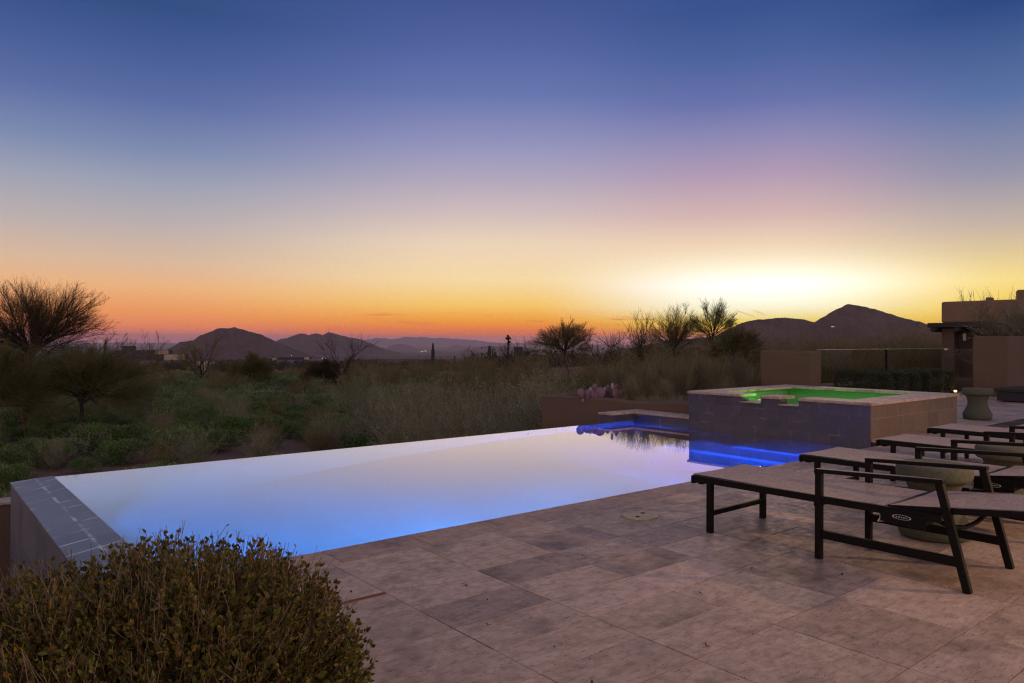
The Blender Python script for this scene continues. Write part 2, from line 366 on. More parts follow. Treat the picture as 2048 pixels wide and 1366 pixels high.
def desert_tree(H, spread, limbs, n2, n3, n4, tw, lean=(0, 0), trunk=.3, up=.05, tlen=.45, rr=1.0, twr=.0035):
    """returns (wood segs, twig segs): short trunk, crooked limbs, sprays of fine upswept twigs"""
    wood = []; tws = []
    p = np.array([0, 0, -.15]); d = np.array([lean[0], lean[1], 1.0]); d /= np.linalg.norm(d)
    tp, td = branch(wood, p, d, H*trunk+.15, .045*H/3*rr, .032*H/3*rr, 4, .09)
    for i in range(limbs):
        a = 2*math.pi*(i+rng.uniform(-.3, .3))/limbs; tilt = rng.uniform(.35, 1.0)*spread
        d = np.array([math.cos(a)*tilt, math.sin(a)*tilt, 1.0]); d /= np.linalg.norm(d)
        k = rng.integers(2, 5); L = H*(1-trunk)*rng.uniform(.6, .85)
        lp, ld = branch(wood, tp[min(k, len(tp)-1)], d, L, .026*H/3*rr, .009*H/3*rr, 7, .16, up*.4)
        for j in range(n2):
            q = rng.integers(1, 8); d2 = away(ld[q], rng.uniform(.4, .9)); d2[2] += .25; d2 /= np.linalg.norm(d2)
            sp, sd = branch(wood, lp[q], d2, L*rng.uniform(.35, .6), .010*H/3*rr, .004*H/3, 5, .14, up)
            for m in range(n3):
                q3 = rng.integers(1, 6); d3 = away(sd[q3], rng.uniform(.25, .7)); d3[2] += .15; d3 /= np.linalg.norm(d3)
                up_, ud = branch(tws, sp[q3], d3, tlen*rng.uniform(.7, 1.4)*H/3, twr*1.5, twr, 3, .12, up)
                for o in range(n4):
                    q4 = rng.integers(0, 4); d4 = away(ud[q4], rng.uniform(.2, .55))
                    branch(tws, up_[q4], d4, tw*rng.uniform(.5, 1.3), twr, twr*.45, 2, .12, up)
    return wood, tws
def make_tree(name, label, group, loc, rz, args, mw, mt, leaf=0, sc_=1.0, cat='tree', leafs=(.02, .012)):
    wood, tw = desert_tree(**args)
    o = empty(name, loc, rz); tag(o, label, cat, group); o.scale = (sc_,)*3
    link('trunk', mesh_of('trunk', tubes(wood, rng.uniform(.7, 1.2, len(wood)), 5)), mw, o)
    part = tubes(tw, rng.uniform(.55, 1.35, len(tw)))
    if leaf:
        S = np.array(tw); k = rng.integers(0, len(S), leaf); P = S[k, 3:6]+rng.normal(size=(leaf, 3))*.02
        part = join(part, quads(P, rng.normal(size=(leaf, 3))+[0, 0, .4], leafs[0], leafs[1], rng.uniform(.5, 1.5, leaf)))
    link('crown', mesh_of('crown', part), mt, o)
    return o
def radial_tree(name, label, loc, hf, Rx, Rz, mw, mt, off=(0, 0), bend=(0, 0), limbs=10, n2=8, n3=5, n4=12, twr=.004, tr=.14, low=-.3, sweep=0.0, side=2, cat='tree'):
    """one trunk forking at hf into limbs that fan out to an uneven rounded crown (radii Rx, Rz) of fine radiating twigs"""
    wood = []; tw = []; fork = np.array([off[0], off[1], hf])
    P = []; n = 7
    for i in range(n+1):
        f_ = i/n; P.append(np.array([off[0]*f_+bend[0]*math.sin(math.pi*f_), off[1]*f_+bend[1]*math.sin(math.pi*f_), -.2+(hf+.2)*f_])+(rv(.03) if 0 < i < n else 0))
    for i in range(n): wood.append((*P[i], *P[i+1], tr*(1-.4*i/n), tr*(1-.4*(i+1)/n)))
    E = np.array([Rx, Rx, Rz])
    for i in range(limbs):
        z = low+(1-low)*(i+.5)/limbs; a = i*2.39996+rng.uniform(-.25, .25); q = math.sqrt(max(0, 1-z*z)); d = np.array([q*math.cos(a), q*math.sin(a), z])
        s0 = fork if i % 3 else P[-2]
        lp, ld = branch(wood, s0, d*.5+np.array([0, 0, .5]), np.linalg.norm(d*E)*.55, tr*.42, tr*.16, 5, .12, .0, d*.22)
        for j in range(n2):
            k = rng.integers(1, 6); d2 = d+rv(.58); d2 /= np.linalg.norm(d2)
            sp, sd = branch(wood, lp[k], ld[k]*.6+d2*.5, np.linalg.norm(d2*E)*rng.uniform(.28, .45), tr*.15, tr*.055, 4, .12, sweep*.3, d2*.25)
            for m in range(n3):
                k = rng.integers(1, 5); rad = (sp[k]-fork)/E; rad = rad/(np.linalg.norm(rad)+1e-6); d3 = rad+rv(.36); d3 /= np.linalg.norm(d3)
                up_, ud = branch(tw, sp[k], d3, np.linalg.norm(d3*E)*rng.uniform(.14, .24), twr*1.6, twr, 3, .12, sweep)
                for o in range(n4):
                    k4 = rng.integers(0, 4); p = up_[k4]; e = np.linalg.norm((p-fork)/E); rest = max(.10, rng.uniform(.82, 1.08)-e)
                    d4 = (p-fork)/E; d4 = d4/(np.linalg.norm(d4)+1e-6)+rv(.36); d4[2] += sweep*2; d4 /= np.linalg.norm(d4); L = min(rest, .34)*np.linalg.norm(d4*E)
                    qp, qd = branch(tw, p, d4, L, twr, twr*.5, 3, .09, sweep)
                    for _ in range(side): k5 = rng.integers(0, 3); branch(tw, qp[k5], away(qd[k5], rng.uniform(.2, .5)), L*rng.uniform(.3, .6), twr*.7, twr*.4, 1, .1, sweep)
    o = empty(name, loc); tag(o, label, cat)
    link('trunk', mesh_of('trunk', tubes(wood, rng.uniform(.7, 1.2, len(wood)), 6)), mw, o)
    link('crown', mesh_of('crown', tubes(tw, rng.uniform(.55, 1.35, len(tw)))), mt, o)
    return o
def copy_tree(o, parent=None):
    c = o.copy(); COL.objects.link(c); c.parent = parent
    for ch in o.children: copy_tree(ch, c)
    return c
def shrub_part(Rad, Hh, stems, nl, leaf, kind):
    segs = []; tips = []
    for i in range(stems):
        a = rng.uniform(0, 2*math.pi); e = rng.uniform(.1, 1.0)**.7; th = e*1.25
        d = np.array([math.cos(a)*math.sin(th), math.sin(a)*math.sin(th), math.cos(th)+.15]); d /= np.linalg.norm(d)
        L = (Hh*math.cos(th)+Rad*math.sin(th))*rng.uniform(.72, 1.05)
        p, dd = branch(segs, np.array([rng.normal()*.06, rng.normal()*.06, -.05]), d, L, .006, .0025, 4, .1, .03)
        for k in range(3):
            q = rng.integers(1, 5); p2, _ = branch(segs, p[q], away(dd[q], rng.uniform(.3, .8)), L*.35, .003, .0015, 2, .12, .05); tips += p2
        tips += p[2:]
    T = np.array(tips); k = rng.integers(0, len(T), nl); P = T[k]+rng.normal(size=(nl, 3))*leaf*1.2
    w = rng.uniform(.5, 1.5, nl)*np.where((np.sin(P[:, 0]*9)*np.sin(P[:, 1]*8+2)*1.0) > 0, 1.15, .85)
    if kind == 'leafy': lv = quads(P, rng.normal(size=(nl, 3))+[0, 0, .8], leaf, leaf*.75, w)
    else: lv = quads(P, rng.normal(size=(nl, 3))*.5+[0, 0, .9], leaf, leaf*.3, w)
    return join(tubes(segs, rng.uniform(.6, 1.3, len(segs))), lv)

def lobed_shrub(Rad, Hh, lobes, nl, leaf, stems=26):
    """leaves on the skins of several rounded lobes, with hollows between them"""
    segs = []; P = []; N = []; per = nl//lobes
    for i in range(lobes):
        a = rng.uniform(0, 6.28); q = rng.uniform(0, 1)**.6*Rad*.68; c = np.array([math.cos(a)*q, math.sin(a)*q, Hh*rng.uniform(.36, .66)*(1-.35*(q/Rad)**2)])
        r_ = Rad*rng.uniform(.26, .42); d = rng.normal(size=(per, 3)); d[:, 2] = d[:, 2]*.9+.25; d /= np.linalg.norm(d, axis=1, keepdims=True)
        P.append(c+d*r_*rng.uniform(.72, 1.12, (per, 1))*[1, 1, .95]); N.append(d+rng.normal(size=(per, 3))*.45+[0, 0, .3])
        for k in range(max(1, stems//lobes)):
            e = c+rv(r_*.45); b = np.array([rng.normal()*.05, rng.normal()*.05, -.05]); v = e-b; L = np.linalg.norm(v); branch(segs, b, v/L, L, .007, .003, 4, .08)
    P = np.concatenate(P); N = np.concatenate(N)
    return join(tubes(segs, rng.uniform(.5, .9, len(segs))), quads(P, N, leaf*rng.uniform(.6, 1.3, len(P)), leaf*.6, rng.uniform(.55, 1.4, len(P))))

# ------------------------------------------------------------------ terrain
def ss(x, a, b):
    t = np.clip((x-a)/(b-a), 0, 1); return t*t*(3-2*t)
def wav(x, y, s, ph=0):
    return (np.sin(x/s+ph)+np.sin(y/s*1.13+1.7+ph)+np.sin((x+y)/s*.71+ph*2)+np.sin((x-1.3*y)/s*.53+.6))*.25
def terrain_z(x, y):
    X = x*RT[0]+y*RT[1]; Y = x*FW[0]+y*FW[1]; r = np.hypot(X, Y); az = np.degrees(np.arctan2(X, Y))
    z = -2.3-ss(r, 50, 420)*11-ss(r, 300, 3500)*100-ss(r, 2500, 16000)*120
    z = z+ss(az, -4, 12)*1.35*(1-ss(r, 50, 220))-ss(az, 12, 30)*ss(r, 120, 900)*4
    z = z+wav(x, y, 3.1)*.16*ss(r, 14, 30)+wav(x, y, 17, 2)*.35*ss(r, 25, 80)+wav(x, y, 90, 1)*3*ss(r, 150, 700)+wav(x, y, 700, 4)*14*ss(r, 1500, 5000)
    return z
def tz(x, y): return float(terrain_z(np.array(x), np.array(y)))
rr = np.concatenate([[0.0], np.geomspace(4, 46000, 190)]); aa = np.radians(np.linspace(-180, 180, 481)[:-1])
RR, AA = np.meshgrid(rr, aa, indexing='ij'); X = RR*np.sin(AA); Y = RR*np.cos(AA)
wx = X*RT[0]+Y*FW[0]; wy = X*RT[1]+Y*FW[1]
V = np.stack([wx, wy, terrain_z(wx, wy)], -1).reshape(-1, 3); nr, na = RR.shape
i, j = np.meshgrid(np.arange(nr-1), np.arange(na), indexing='ij'); j2 = (j+1) % na
Fc = np.stack([i*na+j, (i+1)*na+j, (i+1)*na+j2, i*na+j2], -1).reshape(-1, 4)[:, ::-1]
tag(link('ground', npmesh('ground', V, Fc, smooth=True), M['soil']), 'desert ground falling away to the wide valley', None, None, 'structure')

def mountain(name, prof, dist, depth, zb, mat, label, rough=.10, seed=1, nu=None):
    """prof: skyline as (u, v) pixels at its real distance; the massif has slopes, spurs and gullies in front of and behind the crest"""
    pu = np.array([p[0] for p in prof], float); pv = np.array([p[1] for p in prof], float)
    n = nu or 220; U = np.linspace(pu[0], pu[-1], n); Vv = np.interp(U, pu, pv); m = 61; T = np.linspace(-1, 1, m); g = np.random.default_rng(seed)
    ph = g.uniform(0, 6, 12); verts = []
    zc = CAMH-(Vv-CY-(U-1024)*ROLL)/F*dist
    jag = sum(np.sin(U*f+ph[k])*a for k, (f, a) in enumerate(((.35, 1), (.8, .6), (1.7, .35), (3.1, .2))))*dist*.00022
    zc = zc+jag*(zc > zb+8)
    Xc = (U-1024)/F*dist
    for tt in T:
        a = abs(tt); fall = (1-a)**1.15*(1-.25*math.sin(a*math.pi))
        gul = (np.sin(Xc/dist*160+ph[4]+tt*3)+np.sin(Xc/dist*310+ph[5]-tt*5)*.6+np.sin(Xc/dist*620+ph[6]+tt*9)*.35+np.sin(Xc/dist*1300+ph[7]-tt*16)*.2)
        z = zb+(zc-zb)*fall*(1+gul*rough*min(1, a*4)*(1-a)*1.4)
        z = np.minimum(z, zb+(zc-zb)*(1-a*.35))
        Yd = dist+tt*depth+gul*depth*.03*(1-a)
        Xr = (U-1024)/F*Yd; verts.append(np.stack([Xr*RT[0]+Yd*FW[0], Xr*RT[1]+Yd*FW[1], z-(a > .999)*40], -1))
    V = np.concatenate(verts); i, j = np.meshgrid(np.arange(m-1), np.arange(n-1), indexing='ij')
    Fc = np.stack([i*n+j, i*n+j+1, (i+1)*n+j+1, (i+1)*n+j], -1).reshape(-1, 4)
    return tag(link(name, npmesh(name, V, Fc, smooth=True), mat), label, None, None, 'structure')
mountain('mountain', [(250, 724), (300, 708), (325, 702), (345, 694), (360, 684), (385, 681), (400, 671), (420, 664), (433, 658), (442, 655.5), (455, 657), (468, 654.5), (485, 659), (503, 664), (520, 668), (550, 682), (590, 699), (630, 712), (660, 719), (700, 726)], 4600, 900, -135, M['rock1'], 'dark desert mountain with a flat knobbed summit at the left', .12, 3)
mountain('mountain', [(500, 700), (540, 688), (560, 678), (572, 676.5), (585, 672), (597, 667.5), (611, 667), (616, 671), (630, 666), (645, 670), (658, 664), (672, 668), (700, 675), (720, 678), (745, 688), (770, 698), (800, 706), (850, 716), (900, 722)], 8600, 1500, -190, M['rock1'], 'purple double peaked mountain behind the left one', .10, 5)
mountain('mountain', [(-200, 690), (0, 688), (100, 690), (180, 689), (215, 686), (240, 684.5), (262, 685), (290, 688), (318, 685), (340, 686), (380, 692), (420, 697), (500, 700)], 30000, 3000, -235, M['rock2'], 'pale distant range on the left horizon', .06, 6)
mountain('mountain', [(600, 698), (680, 689), (715, 681), (735, 679.5), (752, 675.5), (765, 676), (785, 678.5), (800, 676), (814, 673), (828, 675), (850, 673.5), (862, 676.5), (885, 675.5), (905, 677.5), (950, 680), (985, 685), (1010, 686), (1060, 686), (1120, 689), (1250, 692), (1500, 697)], 32000, 3000, -235, M['rock2'], 'long pale distant range across the middle of the horizon', .06, 8)
mountain('mountain', [(690, 710), (752, 698), (775, 693), (790, 688.5), (806, 688), (822, 692), (835, 697), (860, 703), (900, 708)], 19000, 1800, -232, M['rock2'], 'small hazy buttes in the valley', .08, 9)
mountain('mountain', [(840, 712), (885, 699), (900, 694), (912, 688.5), (920, 691), (935, 696), (980, 706)], 21000, 1300, -235, M['rock2'], 'hazy cone hill in the valley', .08, 10)
mountain('mountain', [(820, 714), (855, 709), (868, 702.5), (880, 702), (895, 706), (915, 714)], 11000, 900, -210, M['rock2'], 'low dusky hill behind the tall cactus', .08, 11)
mountain('mountain', [(880, 712), (930, 701), (950, 695), (975, 692), (1000, 692.5), (1040, 695), (1100, 700), (1200, 706)], 14000, 1400, -225, M['rock2'], 'low ridge in the haze right of the tall cactus', .08, 12)
mountain('mountain', [(1180, 712), (1240, 699), (1285, 693), (1309, 687), (1330, 680), (1347, 678), (1383, 678), (1410, 675), (1432, 671), (1445, 664), (1459, 658), (1475, 649), (1492, 643.5), (1515, 639), (1540, 637.5), (1561, 635.5), (1580, 636), (1597, 637.5), (1612, 640), (1628, 645), (1640, 637), (1655, 628.5), (1668, 621), (1683, 614.5), (1692, 609), (1699, 607.8), (1710, 609.5), (1722, 612.5), (1757, 620), (1800, 634.5), (1825, 640), (1845, 645), (1860, 652), (1882, 661), (1930, 676), (2000, 690), (2100, 700)], 3600, 800, -125, M['rock1'], 'dark mountain with a rounded shoulder and pointed peak under the afterglow', .09, 14, 300)

# ------------------------------------------------------------------ deck, pool, spa
ZW = -.107
C0, C1 = 4.116, 4.421                      # coping band
PX0, PX1, PY1 = 1.25, 10.405, 9.116        # pool inside
def pavers(x0, x1, y0, y1, name, seed, skip=None):
    g = np.random.default_rng(seed); V = []; Fc = []; T = []; w, h = .6096, .3048
    rows_y = [3.868, 3.49]+[3.16-h*k for k in range(60)]
    if y0 > 4: rows_y = list(np.arange(y1, y0-.01, -h))
    else: rows_y = [C0]+rows_y
    rows_y = [y for y in rows_y if y >= y0-1e-3]
    cx = 2.006-w*math.ceil((2.006-x0)/w); k = 0
    while cx < x1-.02:
        a = max(cx, x0); b = min(cx+w, x1); i = 0
        while i < len(rows_y)-1:
            span = 1
            if i > 3 and i < len(rows_y)-3 and g.uniform() < .16: span = 2
            ya, yb = rows_y[min(i+span, len(rows_y)-1)], rows_y[i]; i += span
            gx = .0016+abs(g.normal())*.0010; gz = g.normal()*.0006
            tone = np.array([1, 1, 1])*g.uniform(.86, 1.08)
            if g.uniform() < .15: tone = tone*np.array([.80, .80, .86])
            elif g.uniform() < .18: tone = tone*np.array([1.12, 1.12, 1.17])
            n = len(V); V += [(a+gx, ya+gx, gz), (b-gx, ya+gx, gz), (b-gx, yb-gx, gz), (a+gx, yb-gx, gz),
                              (a+gx, ya+gx, -.012), (b-gx, ya+gx, -.012), (b-gx, yb-gx, -.012), (a+gx, yb-gx, -.012)]
            for q in ((0, 1, 2, 3), (4, 5, 1, 0), (5, 6, 2, 1), (6, 7, 3, 2), (7, 4, 0, 3)): Fc.append([n+z for z in q])
            T += [np.append(tone, g.uniform())]*8
        cx += w
    return np.array(V), np.array(Fc), np.array(T)
a = pavers(.40, 26, -9, C0, 'a', 21); b = pavers(13.50, 26, 4.20, 8.1, 'b', 22)
k = len(a[0]); V = np.concatenate([a[0], b[0]]); Fc = np.concatenate([a[1], b[1]+k]); T = np.concatenate([a[2], b[2]])
tag(link('patio', npmesh('patio', V, Fc, col=T), M['paver']), 'travertine paver patio', None, None, 'structure')
mb = MB().box(.40, 26, -9, C0-.002, -.3, -.010).box(13.50, 26, C0, 8.1, -.3, -.010).box(10.42, 13.5, C0, 4.80, -.3, -.010)
tag(mb.build('patio_base', M['slabdark']), None, None, None, 'structure')
# coping stones along the pool edge and round the spa foot
V = []; Fc = []; T = []; g = np.random.default_rng(4); x = 1.25-.61
def stone(x0, x1, y0, y1, z0, z1, tone):
    n = len(V); V.extend([(x0, y0, z0), (x1, y0, z0), (x1, y1, z0), (x0, y1, z0), (x0, y0, z1), (x1, y0, z1), (x1, y1, z1), (x0, y1, z1)])
    for q in ((0, 3, 2, 1), (4, 5, 6, 7), (0, 1, 5, 4), (1, 2, 6, 5), (2, 3, 7, 6), (3, 0, 4, 7)): Fc.append([n+i for i in q])
    T.extend([list(tone)+[g.uniform()]]*8)
xs = [.85, 1.46, 2.08, 2.71, 3.30, 3.94, 4.58, 5.20, 5.82, 6.44, 7.06, 7.68, 8.3, 8.92, 9.54, 10.10, 10.40]
for p, q in zip(xs[:-1], xs[1:]): stone(p+.0015, q-.0015, C0+.0015, C1+.012, -.045, .001, [g.uniform(.85, 1.15)]*3)
for k in range(5): stone(10.402+k*.62, 10.402+(k+1)*.62-.003, C0+.0015, 4.80, -.045, .001, [g.uniform(.95, 1.3)]*3)
o = link('pool_coping', npmesh('pool_coping', V, Fc, col=T), M['coping']); bv = o.modifiers.new('bevel', 'BEVEL'); bv.width = .004; bv.segments = 2
tag(o, 'brown stone coping along the near pool edge', None, None, 'structure')
# wide open joint with filler
tag(MB().box(1.15, 2.0, 3.474, 3.50, -.011, .0045).build('joint_filler', M['foam'], None, .003), 'brown strip of filler swelling out of a patio joint beside the leafy bush', 'joint filler')
# pool shell
pb = MB()
zf = -1.25
pb.box(PX0-.02, PX1+.3, C1, PY1+.05, zf-.2, zf)                     # floor
pb.box(.9, PX1+.3, C1-.30, C1, zf, -.046)                           # near wall
pb.box(PX0-.25, PX0, C1, PY1+.05, zf, ZW-.03)
pb.box(PX0-.25, PX1+.3, PY1, PY1+.12, zf, ZW-.03)
pb.box(PX1, PX1+.25, C1, PY1, zf, -.12)
pb.hexa([(3.2, C1+.001, zf-.01), (7.7, C1+.001, zf-.01), (7.7, PY1-.01, zf-.01), (3.2, PY1-.01, zf-.01), (3.2, C1+.001, zf+.001), (7.7, C1+.001, -.72), (7.7, PY1-.01, -.72), (3.2, PY1-.01, zf+.001)])
for x_, y_, z_ in ((7.7, PY1-.01, -.72), (8.6, 7.0, -.52), (9.2, 6.2, -.34)): pb.box(x_, PX1-.05, C1+.001, y_, zf+.001, z_)
pb.box(PX1-.045, PX1-.014, C1, PY1, zf+.001, -.50)
nn = 10; rc = .75; xs_ = (PX0, PX1); k0 = len(pb.v)
for i_ in range(nn+1):
    a_ = math.pi/2*i_/nn; y_ = PY1-rc+rc*math.sin(a_); z_ = zf+rc-rc*math.cos(a_)+.002
    pb.v += [(PX0, y_, z_), (PX1, y_, z_)]
for i_ in range(nn): pb.f.append((k0+2*i_, k0+2*i_+1, k0+2*i_+3, k0+2*i_+2))
tag(pb.build('pool_shell', M['plaster']), 'blue plaster pool floor, walls and corner steps under the water', None, None, 'structure')
ws = npmesh('pool_water', [(PX0, C1-.0, ZW), (PX1, C1, ZW), (PX1, PY1, ZW), (PX0, PY1, ZW)], [(0, 1, 2, 3)])
tag(link('pool_water', ws, M['water']), 'still pool water mirroring the dusk sky', None, None, 'structure')
# vanishing edge: left and far weirs
w = empty('vanishing_edge_wall', (1.1, 8, -2.2)); tag(w, 'grey slate vanishing edge wall with white lime marks on its sloping top', 'pool wall')
iz = ZW+.012
def rel(p): return (p[0]-1.1, p[1]-8, p[2]+2.2)
q = MB().hexa([rel(p) for p in [(.888, 4.42, -.165), (1.25, 4.42, -.165), (1.25, 9.116, -.165), (.888, 9.30, -.165), (.888, 4.42, -.150), (1.25, 4.42, iz), (1.25, 9.116, iz), (.888, 9.30, -.150)]])
q.build('sloping_top', M['weir'], w)
q = MB().hexa([rel(p) for p in [(1.25, 9.118, -.165), (10.4, 9.118, -.165), (10.4, 9.30, -.165), (.890, 9.302, -.165), (1.25, 9.118, ZW-.004), (9.79, 9.118, ZW-.004), (9.79, 9.30, ZW-.022), (.890, 9.302, -.150)]])
q.build('far_rim', M['rim'], w)
q = MB().hexa([rel(p) for p in [(.895, 4.2, -3.2), (1.0, 4.2, -3.2), (1.0, 9.29, -3.2), (.895, 9.29, -3.2), (.895, 4.2, -.166), (1.0, 4.2, -.166), (1.0, 9.29, -.166), (.895, 9.29, -.166)]])
q.box(1.0-1.1, 10.6-1.1, 9.20-8, 9.29-8, -3.2+2.2, -.166+2.2)
q.build('outer_face', M['weirside'], w)
# catch basin wall beyond
o = MB().box(-6, 9.5, 10.7, 10.95, -2.8, -.64).build('catch_basin_wall', M['stucco']); tag(o, 'low brown wall with a pale cap beyond the left end of the pool', 'low wall')
MB().box(-6.02, 9.52, 10.67, 10.98, -.638, -.60).build('cap', M['spacap'], o, .01)
# raised pier and end wall at the far right of the pool
ew = empty('raised_pool_wall', (10.5, 8.5, 0)); tag(ew, 'short raised pool wall with stone cap running to the green lit spa', 'pool wall')
MB().box(-.105+.0, .30, -.62, .616, -1.3, .012).box(-.70, -.107, .617, .90, -1.3, .012).build('tile_face', M['slate'], ew)
MB().box(-.125, .33, -.618, .60, .014, .052).box(-.72, .33, .602, .93, .014, .052).build('cap', M['spacap'], ew, .008)
# spa
SX0, SX1, SY0, SY1, ST = 10.405, 13.47, 4.806, 7.881, .501
sp = empty('raised_spa', (SX0, SY0, 0)); tag(sp, 'raised square spa lit green with slate tiled sides and two spillways', 'spa')
W = .20; LX, LY = SX1-SX0, SY1-SY0
n1a, n1b, n2a, n2b = 2.05, 1.70, 1.37, 1.07     # notch limits from SY0
f = MB()
f.box(0, W, 0.002, n2b, -1.3, .455).box(0, W, n2a, n1b, -1.3, .455).box(0, W, n1a, LY, -1.3, .455)
f.box(0, W, n2b, n2a, -1.3, .375).box(0, W, n1b, n1a, -1.3, .375)
f.build('pool_side_tile', M['slate'], sp)
MB().box(.001, LX, -.0, .15, -.02, .455).build('patio_side_tile', M['spalit'], sp)
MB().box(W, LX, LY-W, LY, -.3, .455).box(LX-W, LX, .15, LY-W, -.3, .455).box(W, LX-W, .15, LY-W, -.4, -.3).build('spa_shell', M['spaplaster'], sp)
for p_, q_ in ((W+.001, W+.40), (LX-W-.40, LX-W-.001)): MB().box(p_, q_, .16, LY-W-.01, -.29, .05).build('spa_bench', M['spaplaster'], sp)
cw = .43; cp = MB(); zt = .457
for (p, q_) in ((0-.03, n2b), (n2a, n1b), (n1a, LY-.402)): cp.box(-.035, cw, p, q_, zt, ST)
cp.box(cw+.003, LX-.40, -.03, .47, zt, ST).box(-.035, LX-.40, LY-.40, LY+.02, zt, ST).box(LX-.397, LX+.03, -.03, 1.2, zt, ST).box(LX-.397, LX+.03, 1.203, LY+.02, zt, ST)
cp.build('coping', M['spacap'], sp, .009)
for p_, q_ in ((n2b, n2a), (n1b, n1a)): MB().box(-.07, W, p_+.004, q_-.004, .376, .392).build('spillway_tray', M['spacap'], sp, .004)
wm = npmesh('spa_water', [(W, .15, .405), (LX-W, .15, .405), (LX-W, LY-W, .405), (W, LY-W, .405)], [(0, 1, 2, 3)]); link('spa_water', wm, M['spawater'], sp)
# skimmer lid
sk = empty('skimmer_lid', (4.40, 3.79, 0.001)); tag(sk, 'round cream skimmer lid set into the patio near the pool edge', 'skimmer lid')
MB().lathe([(.132, 0), (.132, .006), (.125, .010), (.108, .012), (.104, .009), (.06, .011), (.055, .013), (.015, .013), (.002, .013)], 48).build('lid', M['brass'], sk)
MB().lathe([(.018, .0), (.018, .0145), (.002, .0147)], 16, (.055, .02, 0)).build('finger_hole', M['hole'], sk)
MB().lathe([(.014, 0), (.014, .0145), (.002, .0147)], 16, (-.06, -.03, 0)).build('finger_hole', M['hole'], sk)

# ------------------------------------------------------------------ loungers
def make_lounger():
    """foot end at +Y; local origin on the ground below the near mid leg (x=0 .. .68 across)"""
    r = empty('sun_lounger'); fm = M['frame']; Wd = .68
    for x in (.0, Wd):
        s = MB(); s.bar((x, .93, .365), (x, -.70, .375), .03, .045); s.build('side_rail', fm, r, .004)
        a = MB(); a.bar((x, 0, 0), (x, 0, .535), .04, .04); a.build('leg', fm, r, .004)
        a = MB(); e = .028*(1 if x == 0 else -1)*0
        a.bar((x, .02, .545), (x, -.715, .582), .05, .025); a.build('armrest', fm, r, .005)
        a = MB(); a.bar((x, -.835, 0), (x, -.69, .57), .036, .042); a.build('leg', fm, r, .004)
        a = MB(); a.bar((x, -.02, .155), (x, -.79, .155), .028, .05); a.build('stretcher', fm, r, .004)
        a = MB(); a.bar((x, .80, 0), (x, .80, .345), .04, .04); a.build('leg', fm, r, .004)
    a = MB(); a.bar((.02, .80, .135), (Wd-.02, .80, .135), .028, .034); a.build('stretcher', fm, r, .004)
    a = MB(); a.bar((.016, .90, .345), (Wd-.016, .90, .345), .05, .045); a.bar((.0, .955, .352), (Wd, .955, .352), .03, .06); a.build('foot_rail', fm, r, .012, seg=3)
    a = MB(); a.bar((.016, .03, .33), (Wd-.016, .03, .33), .03, .03); a.build('cross_rail', fm, r, .004)
    a = MB(); a.bar((.016, -.60, .33), (Wd-.016, -.60, .33), .03, .03); a.build('cross_rail', fm, r, .004)
    # slings: a slightly sagging sheet with thickness
    def sheet(y0, y1, z0, z1, nm, sag):
        nx, ny = 12, 14; V = []
        for lay in (0, -.006):
            for j in range(ny+1):
                for i in range(nx+1):
                    fx, fy = i/nx, j/ny; V.append((.014+fx*(Wd-.028), y0+(y1-y0)*fy, z0+(z1-z0)*fy-sag*4*fx*(1-fx)*(.6+.4*math.sin(math.pi*fy))+lay))
        n = (nx+1)*(ny+1); Fc = []
        for j in range(ny):
            for i in range(nx):
                a = j*(nx+1)+i; Fc.append((a, a+nx+1, a+nx+2, a+1)); Fc.append((n+a, n+a+1, n+a+nx+2, n+a+nx+1))
        return link(nm, npmesh(nm, V, Fc, smooth=True), M['sling'], r)
    sheet(.965, -.385, .392, .392, 'seat_sling', .010)
    bk = sheet(-.43, -1.28, .405, .505, 'backrest_sling', .008)
    a = MB()
    for x in (.03, Wd-.03): a.bar((x, -.41, .383), (x, -1.30, .490), .03, .036)
    a.bar((.03, -.415, .390), (Wd-.03, -.415, .390), .03, .025); a.bar((.03, -1.295, .492), (Wd-.03, -1.295, .492), .03, .036); a.build('backrest_frame', fm, r, .004)
    # recline gear: side plate with badge, pull tube, glide clip
    a = MB(); a.bar((-.018, -.38, .348), (-.018, -.63, .335), .006, .075); a.build('hinge_plate', fm, r, .003)
    V = []; Fc = []; n = 24
    for k in range(n):
        an = 2*math.pi*k/n
        for s in (1, .86): V.append((-.0225, -.50+math.cos(an)*.052*s, .350+math.sin(an)*.014*s))
    for k in range(n): k2 = (k+1) % n; Fc.append((2*k, 2*k+1, 2*k2+1, 2*k2))
    for c_, wd in ((-.472, .007), (-.487, .009), (-.500, .004), (-.509, .005), (-.518, .004), (-.527, .005)):
        b0 = len(V); V += [(-.0226, c_-wd/2, .346), (-.0226, c_+wd/2, .346), (-.0226, c_+wd/2, .353), (-.0226, c_-wd/2, .353)]; Fc.append((b0, b0+1, b0+2, b0+3))
    link('badge', npmesh('badge', V, Fc), M['badge'], r)
    a = MB(); a.tube([(.10, -.66, .335), (.16, -.70, .305), (.30, -.72, .285), (.42, -.74, .30), (.5, -.78, .36), (.52, -.8, .42)], .013, 10); a.build('recline_handle', M['frame'], r, smooth=True)
    a = MB(); a.bar((.10, -.33, .30), (.10, -.46, .325), .03, .045); a.bar((.10, -.32, .275), (.10, -.36, .335), .032, .012); a.build('glide_clip', M['chrome'], r, .003)
    return r
L0 = make_lounger(); labs = ['dark framed sun lounger with mesh sling nearest the camera', 'second dark sun lounger from the camera, behind the nearest stool table', 'third dark sun lounger from the camera, between the two stool tables by the pool corner', 'farthest dark sun lounger, closest to the spa corner']
